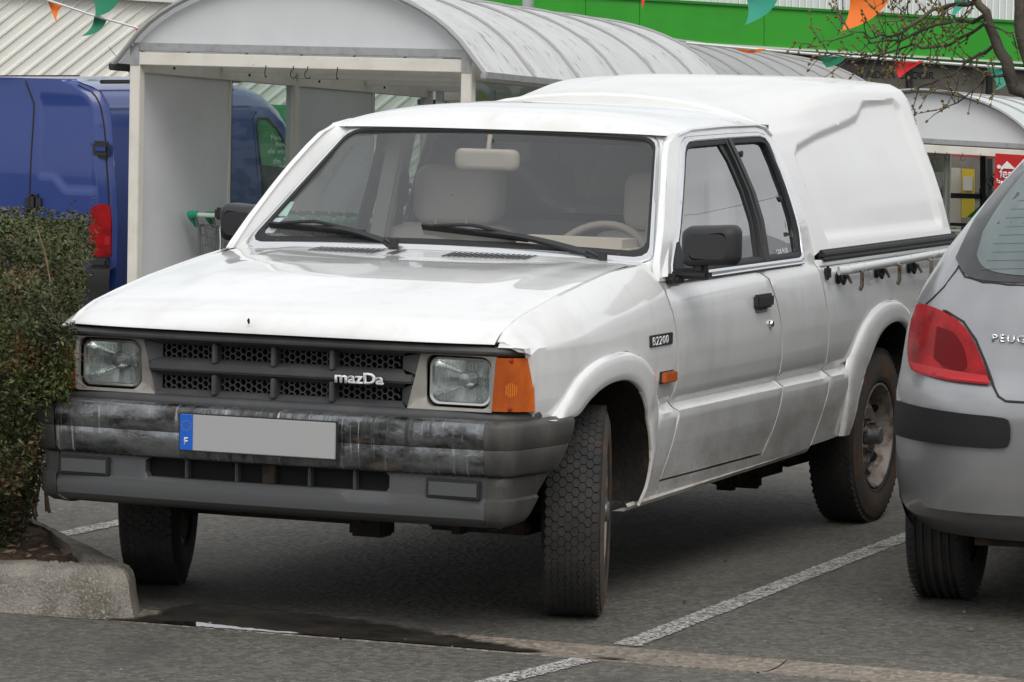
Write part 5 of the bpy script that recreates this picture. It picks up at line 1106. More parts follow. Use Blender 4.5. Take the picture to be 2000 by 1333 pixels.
def shelter(root, X0, Y0, Y1, L_, ze, slope, H=.62, pat=True, rm=roof_m, rib=.88, kz=0.0, back=True):
    """root; front gable at X0, walls at Y0 and Y1, runs towards -X for L_; kz tilts the front beam"""
    def pt(t, y, h): return (X0-t, y, ze+h-slope*t+kz*(y-Y0))
    def beam(name, a, b, w_, h_, mat, up=(0, 0, 1), bev=.004): return MB().beam(a, b, w_, h_, up, bev).build(name, mat, root)
    def arc(t, k, lift=0): a = k*2-1; th = math.asin(min(1, max(-1, a*.92))); R = (Y1-Y0)/2/.92; c0 = math.cos(math.asin(.92)); return pt(t, (Y0+Y1)/2+a*(Y1-Y0)/2, (math.cos(th)-c0)/(1-c0)*H+lift)
    eo = .06
    ks = np.linspace(-.045, 1.045, 31)
    def arcx(t, k, lift=0):
        if k < 0: p = arc(t, 0, lift); q = arc(t, .03, lift); return tuple(Vector(p)+(Vector(p)-Vector(q))*(-k/.03))
        if k > 1: p = arc(t, 1, lift); q = arc(t, .97, lift); return tuple(Vector(p)+(Vector(p)-Vector(q))*((k-1)/.03))
        return arc(t, k, lift)
    ts = np.r_[-.10, np.arange(0, L_, .22), L_+.08]
    r = MB(); r.grid(lambda t, k: arcx(float(t), float(k), .02), ts, ks); r.build('roof_sheet', rm, root, ang=60)
    t = .0; 
    for t in np.r_[-.08, np.arange(rib*.95, L_+.05, rib), L_+.06]:
        MB().tube([arcx(float(t), float(k), .026) for k in ks], .013 if t > 0 else .018, 6).build('roof_rib', rib_m, root)
    for k in (-.045, 1.045): MB().beam(arcx(-.10, k, .015), arcx(L_+.08, k, .015), .05, .05, bev=.008).build('gutter', alu if k > 0 else black_pl, root)
    for tg in ((.0, L_-.02) if back else (.0,)):
        g = MB(); P = [(k, 0) for k in np.linspace(.02, .98, 30)]
        g.add([arc(tg, k, -.005) for k, _ in P]+[pt(tg, Y1-.05, .04), pt(tg, Y0+.05, .04)], [tuple(range(32))]); g.build('gable_panel', gable_m, root, ang=0)
        beam('gable_rail', pt(tg-.02, Y0+.02, .025), pt(tg-.02, Y1-.02, .025), .035, .055, alu)
        beam('gable_beam', pt(tg, Y0+.05, -.055), pt(tg, Y1-.05, -.055), .08, .085, cream)
    gzf = lambda t: gz(X0-t)-.02
    for y, s_ in ((Y0, 1), (Y1, -1)):
        beam('eave_beam', pt(.05, y+s_*.03, -.10), pt(L_-.05, y+s_*.03, -.10), .06, .10, cream)
        for t in ([0, 2.5, L_] if L_ > 4 else [0, L_]):
            p = pt(t, y+s_*.035, 0); MB().box((p[0], p[1], (p[2]+gzf(t))/2), (.085, .075, p[2]-gzf(t)), bev=.006).build('post', cream, root)
            if t == 0: q = MB().box((p[0]+.045, p[1], p[2]-.035), (.006, .068, .13), bev=.001); q = q.build('corner_plate', alu, root); 
        if pat:
            segs = [(.08, 1.42, 1), (1.47, 2.46, 0), (2.58, 3.92, 1), (3.97, L_-.08, 0)] if y == Y0 else [(.06, 1.30, 0), (1.32, 2.44, 0), (2.56, 3.8, 0), (3.82, L_-.08, 0)]
            for a, b, op in segs:
                bt_ = lambda t: gzf(t)+.18 if op else gzf(t)+.20
                f = [pt(a, y+s_*.04, -.15), pt(b, y+s_*.04, -.15), (X0-b, y+s_*.04, bt_(b)), (X0-a, y+s_*.04, bt_(a))]
                MB().add(f+[(p[0], p[1]-s_*.012, p[2]) for p in f], [(0, 1, 2, 3), (7, 6, 5, 4), (0, 4, 5, 1), (1, 5, 6, 2), (2, 6, 7, 3), (3, 7, 4, 0)]).build('wall_panel' if op else 'glass_pane', panel_m if op else shglass, root, ang=0)
                if op: MB().beam(f[1], f[2], .02, .03, up=(0, 1, 0)).build('panel_edge', cream, root); MB().beam((f[1][0]-.025, f[1][1], f[1][2]), (f[2][0]-.025, f[2][1], f[2][2]), .012, .02, up=(0, 1, 0)).build('pane_gasket', rubber, root)
        for t in np.arange(.5, L_, 1.2): MB().box(pt(t, y+s_*.064, -.10), (.018, .008, .018)).build('bolt', rubber, root)
    for t in np.arange(1.25, L_, 1.25): beam('roof_bearer', pt(t, Y0+.08, -.06), pt(t, Y1-.08, -.06), .05, .07, cream)
shA = thing('trolley_shelter', 'trolley shelter with grey gable and weathered arched roof, right behind the pickup cab', 'trolley shelter', (-13.3, -6.5, gz(-13.3)), group='arched trolley shelters')
def hooks(root, X, ys_, z, kz=0, Y0=0):
    for i, y in enumerate(ys_):
        z_ = z+kz*(y-Y0); a = [(X+.005, y+.022*math.cos(q)*(.3 if i in (0, 3) else 1), z_-.035+.028*math.sin(q)) for q in np.linspace(rad(95), rad(330), 9)]; MB().tube([(X+.005, y, z_+.02)]+a, .0035, 5).build('hook', rubber, root)
shelter(shA, -13.3, -7.745, -5.225, 5.0, 1.665, .0407, H=.485); hooks(shA, -13.25, [onX(q, 120, -13.25)[1] for q in (520, 574, 602, 660)], 1.665-.10)
finish(shA)
shB = thing('trolley_shelter', 'grey roofed trolley shelter standing in line behind the one with the weathered roof', 'trolley shelter', (-18.5, -6.5, gz(-18.5)), group='arched trolley shelters')
shelter(shB, -18.6, -7.745, -5.225, 4.2, 1.385, .0407, H=.47, rm=roof_m2, rib=.62); finish(shB)
cL = atD(1592, 268, 45); cX = cL[0]
shC = thing('trolley_shelter', 'trolley shelter with light grey gable seen between the canopy and the silver hatchback', 'trolley shelter', (cX, cL[1], gz(cX)), group='arched trolley shelters')
shelter(shC, cX, cL[1], cL[1]+2.50, 5.0, atD(1592, 268, 45)[2], .03, H=.54, rm=M('pale_roof_sheet', (.62, .66, .64), .4, col2=(.50, .55, .53), ns=4, stretch=(4, .6, .6)), kz=-.026); hooks(shC, cX+.05, [onX(q, 290, cX+.05)[1] for q in (1827, 1850, 1881, 1916)], atD(1592, 268, 45)[2]-.10, -.026, cL[1]); finish(shC)

# trolleys nested in the shelter
wire = M('trolley_wire', (.36, .38, .38), .3, metal=.7); tgreen = M('trolley_green', (.03, .36, .20), .4, col2=(.04, .42, .25), ns=8); tgrip = M('trolley_grip', (.66, .70, .60), .45, col2=(.25, .55, .12), ns=14, thr=(.60, .64))
def trolley(label):
    r = thing('shopping_trolley', label, 'shopping trolley', (0, 0, 0), group='shopping trolleys nested in the shelter')
    b = MB(); hw, hl = .255, .60
    T = [(0, -hw, .93), (0, hw, .93), (-hl-.15, hw*.74, .80), (-hl-.15, -hw*.74, .80)]; Bt = [(-.06, -hw*.88, .52), (-.06, hw*.88, .52), (-hl-.05, hw*.66, .44), (-hl-.05, -hw*.66, .44)]
    b.tube(T, .006, 6, closed=True); b.tube(Bt, .005, 6, closed=True)
    for i in range(4):
        a, c, d, e = Vector(T[i]), Vector(T[(i+1) % 4]), Vector(Bt[i]), Vector(Bt[(i+1) % 4]); nv = 9 if i in (0, 2) else 13
        for k in range(nv+1): b.tube([a.lerp(c, k/nv), d.lerp(e, k/nv)], .0024, 4, cap=False)
        for k in range(1, 6): b.tube([a.lerp(d, k/6), c.lerp(e, k/6)], .0026, 4, cap=False)
    for k in range(1, 9): b.tube([Vector(Bt[0]).lerp(Vector(Bt[3]), k/9), Vector(Bt[1]).lerp(Vector(Bt[2]), k/9)], .0024, 4, cap=False)
    b.build('basket', wire, r, ang=60)
    f = MB()
    for s_ in (1, -1): f.tube([(.10, s_*hw*.98, 1.0), (.02, s_*hw, .90), (-.02, s_*hw*.98, .50), (.02, s_*hw, .16), (-.30, s_*hw*.9, .14), (-.72, s_*hw*.7, .14)], .011, 8)
    f.build('frame', wire, r, ang=60)
    MB().tube([(.10, -hw, 1.0), (.10, hw, 1.0)], .0165, 10).build('handle_bar', tgrip, r)
    for s_ in (1, -1): MB().tube([(.115, s_*(hw-.03), 1.006), (.10, s_*(hw+.03), 1.0), (.06, s_*(hw+.035), .975), (.02, s_*(hw+.02), .92)], [.026, .030, .024, .014], 10).build('handle_end', tgreen, r)
    MB().box((.10, -.03, 1.015), (.075, .11, .085), bev=.014).build('coin_lock', black_pl, r)
    for x, y in ((-.02, .235), (-.02, -.235), (-.70, .16), (-.70, -.16)): MB().lathe([(0, .014), (.05, .014), (.055, .008), (.055, -.008), (.05, -.014), (0, -.014)], Matrix.Translation((x, y, .055)), 16).build('castor', rubber, r)
    return r
tr = trolley('front trolley of the nested row, a red coin key dangling from its lock')
def place(o, x, y, rz=0): o.location = (x, y, gz(x)-.02); o.rotation_euler = (0, rad(-2.3), rz)
proto = copy_tree(tr); proto['label'] = 'trolley with a green ended handle nested in the row along the grey wall'
tx = onY(368, 430, -7.62)[0]; place(tr, tx-.10, -7.34)
ch = MB(); ch.tube([(.13, -.03, .985), (.14, -.032, .90), (.135, -.028, .80), (.14, -.03, .72)], .004, 5); ch.build('chain', chrome, tr); MB().box((.142, -.03, .665), (.02, .035, .11), bev=.006).build('coin_key', M('red_plastic', (.5, .01, .012), .4), tr)
place(proto, tx-.10-.27, -7.34)
for k in range(2, 14): q = copy_tree(proto); place(q, tx-.10-.27*k, -7.34+random.uniform(-.008, .008))
for k in range(7):
    q = copy_tree(proto); q['label'] = 'trolley with a green ended handle in the second row, seen through the windscreen'; place(q, -15.0-.27*k, -6.55+random.uniform(-.008, .008)); q['group'] = 'shopping trolleys in the second row'

# ---------------------------------------------------------------- store behind
clad = M('cream_cladding', (.82, .81, .74), .5, col2=(.74, .73, .67), ns=1.2, thr=(.35, .7)); green = M('store_green', (.035, .34, .022), .45, col2=(.03, .31, .02), ns=.8); wclad = M('white_cladding', (.66, .66, .65), .5)
darkg = M('shop_glass', (.115, .105, .095), .08, spec=.6, col2=(.20, .18, .15), ns=.9, thr=(.42, .62), stretch=(1, 1, .8)); frame_m = M('dark_frame', (.012, .013, .016), .4)
sgreen = M('sign_green', (.03, .27, .09), .5)
D1 = np.array([-.60, .80, 0]); P1 = np.array(atD(0, 0, 45.0)); N1 = np.array([.80, .60, 0])
def w1(px, py): return Vector(onV(px, py, P1, D1))
hall = thing('cladding_hall', 'hall wall of cream corrugated cladding with slanting ribs, behind the blue van', 'building', tuple(w1(0, 420)))
a, b = w1(-150, -23.), w1(1010, 46.); zb = -3.0; Lw = (b-a).length; topA, topB = a.z, b.z
u = (Vector((b.x, b.y, 0))-Vector((a.x, a.y, 0))); Lh = u.length; u.normalize()
bm = bmesh.new(); pitch = .118; dirr = Vector((math.cos(rad(39)), math.sin(rad(39)))); per = Vector((-dirr.y, dirr.x)); vsx = []
k = -60
prof_w = [(0, 0), (.58, 0), (.70, .022), (.86, .022), (1, 0)]
while k*pitch < 12:
    for (p0, d0), (p1, d1) in zip(prof_w, prof_w[1:]):
        q = []
        for pp, dd in ((p0, d0), (p1, d1)):
            base = per*((k+pp)*pitch)
            for e in (-18, 18): c2 = base+dirr*e; q.append((c2.x, c2.y, dd))
        vv = [bm.verts.new(c) for c in (q[0], q[1], q[3], q[2])]; bm.faces.new(vv)
    k += 1
def clip(co, no): 
    g = bm.verts[:]+bm.edges[:]+bm.faces[:]; bmesh.ops.bisect_plane(bm, geom=g, plane_co=co, plane_no=no, clear_outer=True)
clip((0, 0, 0), (-1, 0, 0)); clip((Lh, 0, 0), (1, 0, 0)); clip((0, zb, 0), (0, -1, 0)); sl0 = (topB-topA)/Lh; clip((0, topA, 0), (-sl0, 1, 0))
bm.verts.index_update(); N1v = Vector(N1)
mbw = MB(); mbw.add([tuple(Vector((a.x, a.y, 0))+u*v.co.x+Vector((0, 0, v.co.y))+N1v*v.co.z) for v in bm.verts], [[v.index for v in f.verts] for f in bm.faces]); bm.free()
mbw.build('corrugated_wall', clad, hall, ang=20)
A0 = Vector((a.x, a.y, 0)); B0 = A0+u*Lh
MB().beam(Vector((A0.x, A0.y, topA+.05))+N1v*.05, Vector((B0.x, B0.y, topB+.05))+N1v*.05, .16, .10).build('verge_trim', wclad, hall)
bx = MB(); bx.add([A0+Vector((0, 0, zb))-N1v*.05, B0+Vector((0, 0, zb))-N1v*.05, B0+Vector((0, 0, topB))-N1v*.05, A0+Vector((0, 0, topA))-N1v*.05]+[A0+Vector((0, 0, zb))-N1v*9, B0+Vector((0, 0, zb))-N1v*9, B0+Vector((0, 0, topB))-N1v*9, A0+Vector((0, 0, topA))-N1v*9], [(0, 1, 2, 3), (4, 5, 6, 7), (0, 1, 5, 4), (1, 2, 6, 5), (2, 3, 7, 6), (3, 0, 4, 7)]); bx.build('hall_shell', wclad, hall, ang=0)
finish(hall)
def board(name, label, cat, c4, mat, th=.03):
    o = MB(); f = [Vector(p) for p in c4]; n_ = (f[1]-f[0]).cross(f[3]-f[0]).normalized(); o.add(f+[p-n_*th for p in f], [(0, 1, 2, 3), (7, 6, 5, 4), (0, 4, 5, 1), (1, 5, 6, 2), (2, 6, 7, 3), (3, 7, 4, 0)])
    c = sum(f, Vector())/4; o.v = [tuple(Vector(p)-c) for p in o.v]; ob = o.build(name, mat, None, ang=0); ob.location = c; tag(ob, label, cat); return ob
def text_on(ob, name, body, mat, O, X, Y, size, **k): t = text(name, body, mat, None, Vector(O)-ob.location, X, Y, size, **k); t.parent = ob; return t
sg_ = board('opening_hours_sign', 'green opening hours board with white lettering, on the hall wall behind the van', 'sign', [w1(488, 378)+N1v*.12, w1(720, 390)+N1v*.12, w1(720, 214)+N1v*.12, w1(488, 202)+N1v*.12], sgreen, .05)
for s_, px, py, sz in (('Nous sommes', 524, 274, .085), ('heureux', 534, 287, .085), ('de vous recevoir', 518, 300, .085), ('de 9h00', 528, 320, .095), ('à 20h00', 528, 334, .095)): text_on(sg_, 'hours_lettering', s_, whitelet, w1(px, py)+N1v*.125, D1, (0, 0, 1), sz, ext=.004, off=.008)
D2 = np.array([-.60, .80, 0]); P2 = np.array(atD(1500, 100, 64.0)); N2v = Vector((.80, .60, 0))
def w2(px, py, o=0): return Vector(onV(px, py, P2, D2))+N2v*o
store = thing('store_building', 'supermarket front with a wide bright green fascia above dark framed shop windows', 'building', tuple(w2(1500, 420)))
def fq(name, px0, px1, y0, y1, o, th, mat, k=.06):      # slab between two image-measured edges
    def yy(px, y): return y+k*(px-1500)
    c4 = [w2(px0, yy(px0, y1), o), w2(px1, yy(px1, y1), o), w2(px1, yy(px1, y0), o), w2(px0, yy(px0, y0), o)]
    o_ = MB(); o_.add(c4+[p-N2v*th for p in c4], [(0, 1, 2, 3), (7, 6, 5, 4), (0, 4, 5, 1), (1, 5, 6, 2), (2, 6, 7, 3), (3, 7, 4, 0)]); return o_.build(name, mat, store, ang=0)
for p0, p1 in ((830, 1133), (1134, 1238), (1239, 1480), (1481, 1716), (1717, 1990), (1991, 2250)): fq('fascia_panel', p0, p1, 16, 92, .30, .25, green)
fq('fascia_flashing', 830, 2250, 12, 17, .34, .3, M('flashing_green', (.02, .22, .02), .5)); fq('fascia_drip', 830, 2250, 92, 96, .33, .3, M('drip_white', (.6, .62, .58), .5)); fq('fascia_soffit', 830, 2250, 96.2, 100, .28, .3, green)
fq('lintel', 830, 2250, 100, 112, .1, .2, frame_m)
fq('shop_window', 830, 2250, 112, 640, .0, .1, darkg)
for px in (1060, 1215, 1366, 1520, 1620, 1775, 1931, 2090): fq('window_mullion', px-5, px+5, 112-.06*(px-1500)*0, 640, .06, .06, frame_m)
fq('transom', 830, 2250, 218, 226, .05, .05, frame_m); fq('transom', 830, 2250, 352, 362, .05, .05, frame_m)
uc = MB(); 
for i in range(110):
    p0 = 830+i*13; c = [w2(p0, 14+.06*(p0-1500), .1), w2(p0+9, 14+.06*(p0-1500), .1), w2(p0+10.5, 14+.06*(p0-1500), .06), w2(p0+13, 14+.06*(p0-1500), .06)]; t_ = [Vector((q.x, q.y, q.z+2.2)) for q in c]; uc.rows([c, t_])
uc.build('upper_cladding', wclad, store, ang=0)
fq('store_shell', 830, 2250, 14, 700, -.2, 10, wclad)
text('window_lettering', 'NOUS VOUS AIDE A CHOISIR', M('faded_lettering', (.05, .05, .05), .6), store, w2(1580, 150, .01), D2, (0, 0, 1), .155, ext=.004, off=.01)
finish(store)
# posters and boards round the far shelter
cxb = cX-.4
def wc(px, py, X=None): return Vector(onX(px, py, X if X is not None else cX-5.4))
red_m = M('poster_red', (.55, .016, .018), .45); yel = M('poster_yellow', (.55, .42, .03), .5); beig = M('notice_beige', (.42, .40, .33), .6); lgreen = M('logo_green', (.05, .33, .03), .5)
fe = board('festival_poster', 'red poster with a white roof shape and white lettering, beside the silver car roof', 'poster', [wc(1940, 420, cX+.3), wc(2035, 426, cX+.3), wc(2035, 306, cX+.3), wc(1944, 300, cX+.3)], red_m)
pw = MB(); pw.add([wc(1953, 329, cX+.31)-fe.location, wc(1984, 331, cX+.31)-fe.location, wc(1967, 315, cX+.31)-fe.location], [(0, 1, 2)]); pw.add([wc(1951+4*math.cos(q), 326+4*math.sin(q), cX+.31)-fe.location for q in np.linspace(0, 6.28, 13)[:-1]], [tuple(range(12))]); pw.build('roof_emblem', whitelet, fe, ang=0)
text_on(fe, 'poster_lettering', 'festi', whitelet, wc(1952, 348, cX+.31), (0, 1, -.03), (0, 0, 1), .15, ext=.003, off=.012, sx=.8); text_on(fe, 'poster_lettering', 'la', whitelet, wc(1946, 358, cX+.31), (0, 1, -.03), (0, 0, 1), .07, ext=.003, off=.01); text_on(fe, 'poster_lettering', 'mai', whitelet, wc(1953, 370, cX+.31), (0, 1, -.03), (0, 0, 1), .19, ext=.003, off=.012, sx=.8)
XB = cX-5.35
def tri(): return [wc(1888, 425, XB), wc(1960, 430, XB), wc(1950, 368, XB), wc(1948, 372, XB)]
lg = board('corner_logo_sign', 'green sloping sign with reversed dark lettering behind the far trolley shelter', 'sign', tri(), lgreen, .02)
e0, e1 = wc(1880, 424, XB), wc(1945, 358, XB); text_on(lg, 'reversed_lettering', 'MERLIN', frame_m, e1+(e1-e0).normalized()*.22, (e1-e0), (Vector((0, -(e1-e0).z, (e1-e0).y))), .135, ext=.003, off=.014, mirror=True, spacing=1.12)
board('yellow_notice', 'yellow notice with a white sheet pinned to the far window', 'notice', [wc(1878, 425, XB-.6), wc(1902, 426, XB-.6), wc(1902, 331, XB-.6), wc(1878, 330, XB-.6)], yel)
board('white_notice', 'white sheet pinned over the yellow notice', 'notice', [wc(1881, 372, XB-.55), wc(1898, 373, XB-.55), wc(1898, 346, XB-.55), wc(1881, 345, XB-.55)], M('paper', (.6, .6, .55), .6))
board('beige_notice', 'tall beige board beside the yellow notice', 'notice', [wc(1853, 470, XB-.7), wc(1875, 471, XB-.7), wc(1875, 329, XB-.7), wc(1853, 328, XB-.7)], beig)
board('red_banner', 'faded red strip hanging under the far shelter roof', 'banner', [wc(1830, 304, XB-.3), wc(1946, 311, XB-.3), wc(1946, 301, XB-.3), wc(1830, 294, XB-.3)], M('faded_red', (.42, .08, .08), .6))
for nm, lb, q in (('dark_post', 'black post standing under the far trolley shelter', [(1914, 470), (1925, 470), (1925, 296), (1914, 296)]), ('dark_rail', 'black rail crossing in front of the far notices', [(1838, 387), (1918, 389), (1918, 379), (1838, 377)]), ('low_rail', 'lower black rail beside the canopy tail', [(1845, 441), (1925, 444), (1925, 438), (1845, 435)])):
    board(nm, lb, 'post' if 'post' in nm else 'rail', [wc(*p, XB+.2) for p in q], frame_m, .08)
q = copy_tree(proto); q['label'] = 'trolley in the far shelter beside the silver car'; q['group'] = 'far shelter trolleys'; p = wc(1893, 452, cX-.8); q.location = (p.x-.1, p.y, p.z-1.0); q.rotation_euler = (0, 0, 0)
q2 = copy_tree(proto); q2['label'] = 'trolley in the far shelter beside the silver car'; q2['group'] = 'far shelter trolleys'; q2.location = (p.x-.37, p.y, p.z-1.01); q2.rotation_euler = (0, 0, 0)
board('price_poster', 'small white and yellow poster at the right side of the near trolley shelter', 'poster', [Vector(onX(935, 204, -14.2)), Vector(onX(964, 205, -14.2)), Vector(onX(965, 176, -14.2)), Vector(onX(936, 173, -14.2))], M('poster_pale', (.45, .50, .48), .5, col2=(.5, .45, .1), ns=6, thr=(.5, .56)))
board('green_notice', 'green notice board glimpsed through the near shelter', 'notice', [w1(862, 218)+N1v*.15, w1(940, 222)+N1v*.15, w1(940, 184)+N1v*.15, w1(862, 180)+N1v*.15], sgreen)

# ---------------------------------------------------------------- lamp post behind the shelter roof
lpp = Vector(atD(1031, 20, 52)); lg_ = gz(lpp.x); lamp = thing('lamp_post', 'grey lamp post behind the ridge of the trolley shelter roof', 'lamp post', (lpp.x, lpp.y, lg_))
MB().tube([(0, 0, 0), (0, 0, 3), (0, 0, 5.2)], [.09, .075, .06], 12).build('pole', alu, lamp); MB().box((0, 0, .06), (.3, .3, .12), bev=.02).build('base_plate', alu, lamp); MB().box((.35, 0, 5.2), (.8, .2, .1), bev=.03).build('lamp_head', alu, lamp)

# ---------------------------------------------------------------- bunting
fl_o, fl_g, fl_r, fl_t = M('flag_orange', (.80, .17, .012), .6), M('flag_green', (.015, .20, .10), .6), M('flag_red', (.62, .015, .02), .6), M('flag_teal', (.03, .30, .20), .6); tape = M('white_tape', (.7, .7, .68), .6)
def bunting(label, cord, flags, d, r=.012):
    pts = [Vector(atD(px, py, d)) for px, py in cord]; root = thing('bunting', label, 'bunting', tuple(pts[0]), group='pennant strings across the car park')
    o = root.location; c = MB(); c.tube([p-o for p in pts], r, 5); c.build('cord', tape, root)
    for poly, mat in flags:
        P = [Vector(atD(px, py, d)) for px, py in poly]; cen = sum(P, Vector())/len(P); f = MB(); W_ = max((p-P[0]).length for p in P)
        nrm = Vector(RZ)
        def lift(p): q = (p-P[0]).length/W_; return p+nrm*(.05*math.sin(q*4.2))
        # fan of strips from the top edge to the tip
        t0, t1, tip = P[0], P[1], P[-1] if len(P) == 3 else P[2]
        mid = P[3] if len(P) > 3 else None
        rws = []
        for i in range(9):
            s_ = i/8; l = t0.lerp(tip, s_); r_ = t1.lerp(tip, s_)
            if mid is not None: bow = (mid-(t1+tip)/2)*4*s_*(1-s_); r_ = r_+bow; l = l+bow*.55
            rws.append([lift(l.lerp(r_, j/4))-o for j in range(5)])
        f.rows(rws); ob = f.build('pennant', mat, root, ang=60)
    return root
bunting('pennant string with an orange and two green flags above the blue van', [(-60, -30), (90, 0), (130, 13), (180, 30), (205, 37), (262, 53), (300, 66)], [([(93, 1), (123, 11), (112, 47), (112, 24)], fl_o), ([(172, -26), (238, -16), (186, 33), (222, 18)], fl_g), ([(184, 32), (208, 38), (159, 72), (190, 62)], fl_g), ([(262, 51), (274, 54), (266, 62)], fl_r)], 35, .010)
bunting('pennant string with orange, green and red flags below the green fascia', [(1340, 84), (1425, 92), (1495, 98), (1590, 106), (1750, 117), (1805, 121), (1920, 129), (2100, 142)], [([(1423, 90), (1495, 97), (1462, 104), (1480, 103)], fl_o), ([(1590, 104), (1653, 110), (1615, 132), (1640, 124)], fl_g), ([(1748, 115), (1805, 120), (1757, 153), (1775, 138)], fl_r), ([(1920, 126), (1948, 129), (1942, 178), (1968, 158)], fl_t)], 30, .010)
bunting('pennant string with big flags crossing the top of the green fascia', [(1100, -60), (1250, -40), (1450, -18), (1640, -20), (1850, -15), (2100, -5)], [([(1250, -38), (1272, -36), (1254, 18)], fl_r), ([(1452, -18), (1520, -14), (1454, 50), (1504, 22)], fl_t), ([(1660, -18), (1742, -12), (1640, 62), (1705, 35)], fl_o), ([(1866, -16), (1905, -14), (1856, 38), (1885, 10)], fl_t)], 38, .012)

# ---------------------------------------------------------------- bare tree
bark = M('bark', (.070, .060, .048), .9, col2=(.12, .105, .06), ns=10, thr=(.48, .62), col3=(.22, .14, .03), ns3=7, thr3=(.64, .70), bump=.6, bs=40); budm = M('buds', (.17, .13, .04), .6)
TD = 21.0
def tp(px, py, dz=0): return Vector(atD(px, py, TD+dz))
base = tp(2075, 760); tree = thing('bare_tree', 'bare branched tree with swelling buds hanging in at the top right corner', 'tree', (base.x, base.y, gz(base.x)-.02))
to = Vector(tree.location); tk = MB(); cr_ = MB(); bd_ = MB(); rt = random.Random(5)
def limb(pts, r0, r1, m=None): 
    m = m or tk; P = [p-to for p in pts]; Q = [P[0]]
    for a_, b_ in zip(P, P[1:]): Q += [a_.lerp(b_, .5)+Vector([rt.gauss(0, .012)]*3), b_]
    m.tube(Q, [lerp(r0, r1, i/(len(Q)-1)) for i in range(len(Q))], 8)
limb([Vector((base.x, base.y, to.z)), tp(2072, 600), tp(2068, 400), tp(2058, 270), tp(2040, 215)], .085, .055)
limb([tp(2040, 215), tp(2005, 180), tp(1972, 148), tp(1952, 100), tp(1932, 50), tp(1912, 10), tp(1895, -40)], .040, .017)
limb([tp(2040, 215), tp(2015, 130), tp(1996, 70), tp(1993, 20), tp(1990, -60)], .040, .028)
limb([tp(2058, 270), tp(2120, 150), tp(2200, 40), tp(2260, -80)], .045, .015); limb([tp(1990, -60), tp(1960, -200), tp(1980, -330)], .028, .008); limb([tp(1895, -40), tp(1840, -150), tp(1800, -260)], .017, .005)
def twig(p, t, l, r, lev):
    pts = [p]; n_ = max(3, int(l/.05)); q = p.copy()
    for k in range(n_):
        t = (t+Vector(RX)*rt.gauss(0, .16)+Vector(RY)*(rt.gauss(.04, .16))+Vector(RZ)*rt.gauss(0, .2)).normalized(); q = q+t*l/n_; pts.append(q.copy())
        if lev > 0 and k > 0 and rt.random() < .62: s_ = rt.choice((-1, 1)); t2 = (t*.6+(Vector(RY)*s_*.7+Vector(RX)*rt.uniform(-.4, .3)+Vector(RZ)*rt.uniform(-.5, .5))).normalized(); twig(q.copy(), t2, l*rt.uniform(.28, .5), r*.6, lev-1)
    cr_.tube([x-to for x in pts], [lerp(r, r*.35, i/n_) for i in range(n_+1)], 5)
    if lev <= 1:
        for x in pts[1:]:
            if rt.random() < .55: o = Vector((rt.gauss(0, 1), rt.gauss(0, 1), rt.gauss(0, 1))).normalized()*.012; bd_.tube([x-to, x-to+o*.6, x-to+o*1.5], [.0022, .0062, .001], 5)
        o = t*.012; bd_.tube([q-to, q-to+o*.7, q-to+o*1.8], [.003, .008, .001], 5)
def mainb(px, r0, r1, step=1, ln=.24, lev=2):
    pts = [tp(x, y, rt.uniform(-.15, .15)) for x, y in px]; limb(pts, r0, r1, cr_)
    for a_, b_ in zip(pts, pts[1:]):
        d_ = (b_-a_)
        for k in range(max(1, int(d_.length/.058))):
            if rt.random() < .97: s_ = rt.choice((-1, 1)); twig(a_.lerp(b_, rt.random()), (d_.normalized()*.7+Vector(RY)*s_*rt.uniform(.3, .9)+Vector(RZ)*rt.uniform(-.5, .5)).normalized(), ln*rt.uniform(.5, 1.1), .0042, lev-1)
    twig(pts[-1], (pts[-1]-pts[-2]).normalized(), ln*.8, .004, 1)
mainb([(1908, 5), (1870, 8), (1835, 20), (1795, 40), (1765, 62), (1735, 72), (1700, 76)], .014, .005)
mainb([(1920, 32), (1890, 42), (1850, 45), (1800, 60), (1760, 80), (1700, 85), (1660, 62), (1640, 40)], .011, .003)
mainb([(1925, 45), (1880, 72), (1840, 90), (1800, 95), (1760, 95), (1712, 108), (1665, 118), (1620, 105), (1590, 92)], .009, .002, ln=.15)
mainb([(1945, 85), (1915, 105), (1890, 118), (1870, 140), (1845, 150), (1800, 168), (1772, 182)], .010, .004, ln=.16)
mainb([(1935, 140), (1915, 165), (1885, 190), (1860, 205), (1830, 215)], .006, .002, ln=.14, lev=1)
mainb([(1972, 148), (1940, 150), (1905, 135)], .009, .006, ln=.16)
mainb([(1932, 50), (1960, 60), (1985, 92)], .006, .003, ln=.14, lev=1)
mainb([(1905, 0), (1880, -6), (1850, -20), (1800, -25)], .008, .003)
mainb([(1870, 140), (1868, 175), (1850, 205)], .004, .002, ln=.1, lev=1)
mainb([(2060, 260), (2100, 190), (2150, 160)], .012, .004)
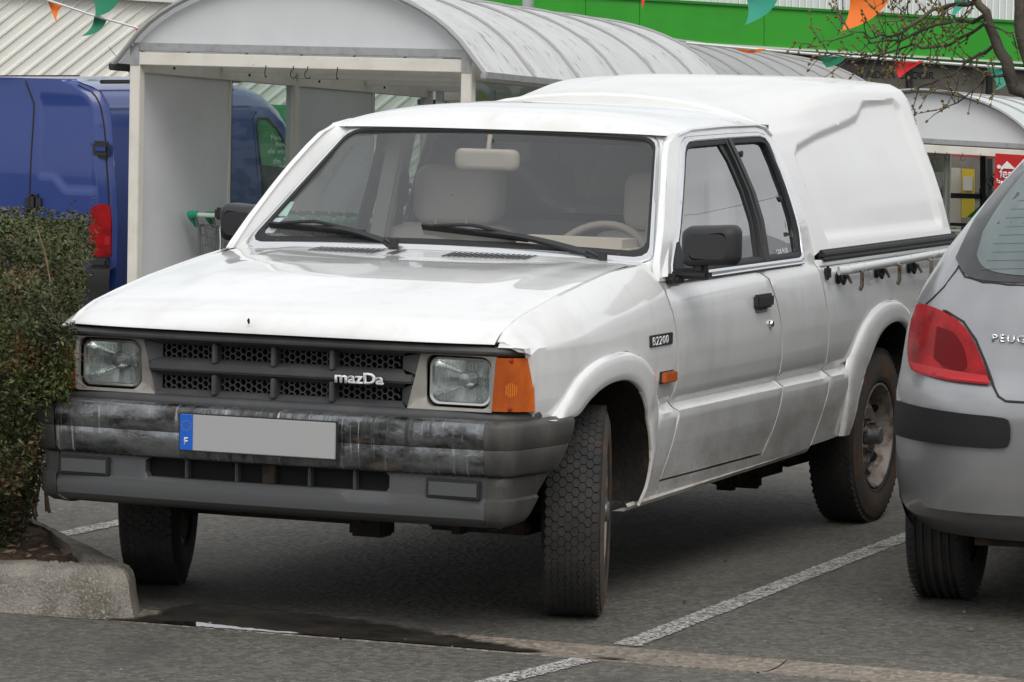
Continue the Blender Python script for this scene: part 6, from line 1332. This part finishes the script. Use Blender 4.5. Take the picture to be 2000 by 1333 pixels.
for p, t in ((tp(1990, -60), (-1, .4)), (tp(1840, -150), (-1, .5)), (tp(2260, -80), (1, .5)), (tp(1980, -330), (0, 1)), (tp(2120, 150), (1, -.1)), (tp(2200, 40), (.6, 1))): twig(p, (Vector(RX)*t[0]+Vector(RY)*t[1]).normalized(), .9, .010, 3)
tk.build('trunk', bark, tree, ang=60); cr_.build('branches', bark, tree, ang=60); bd_.build('buds', budm, tree, ang=60)

# ---------------------------------------------------------------- the wood across the road that the side windows mirror
wood = MB(); rw2 = random.Random(3)
for i in range(210):
    a_ = rad(rw2.uniform(20, 177)); R_ = rw2.uniform(75, 95); c = Vector((R_*math.cos(a_), R_*math.sin(a_), 0)); h = (rw2.uniform(6, 11) if a_ < 2.5 else rw2.uniform(9.5, 13.2))*(.9+.1*math.sin(a_*9)); wd = rw2.uniform(2.5, 5)
    for k in range(230):
        p = c+Vector((rw2.gauss(0, wd*.5), rw2.gauss(0, wd*.5), -2.6+(h+2.6)*rw2.random()**.9)); s_ = rw2.uniform(.25, .6); d_ = Vector((rw2.gauss(0, 1), rw2.gauss(0, 1), rw2.gauss(0, 1))).normalized(); e_ = d_.cross(Vector((.3, .2, 1))).normalized(); wood.add([p-d_*s_, p+e_*s_*.6, p+d_*s_, p-e_*s_*.6], [(0, 1, 2, 3)])
tag(wood.build('distant_wood', M('wood_mass', (.045, .045, .03), .9, col2=(.03, .04, .015), ns=.1), ang=0), kind='stuff')
# ---------------------------------------------------------------- the overhead line that shows in the side windows
ul = thing('overhead_line', 'thin overhead cable on wooden poles, mirrored in the pickup side windows', 'power line', (-38, 2, gz(-38)))
wood_m = M('pole_wood', (.12, .09, .07), .9); pA, pB = Vector((-38, 2.5, 0)), Vector((-30, 26, 0))
for p in (pA, pB): MB().tube([(p.x, p.y, -2.2), (p.x, p.y, 8.6)], [.14, .10], 10).build('pole', wood_m, ul)
MB().tube([pA.lerp(pB, t)+Vector((0, 0, 8.3-1.5*4*t*(1-t))) for t in np.linspace(0, 1, 24)], .012, 5).build('cable', rubber, ul); finish(ul)
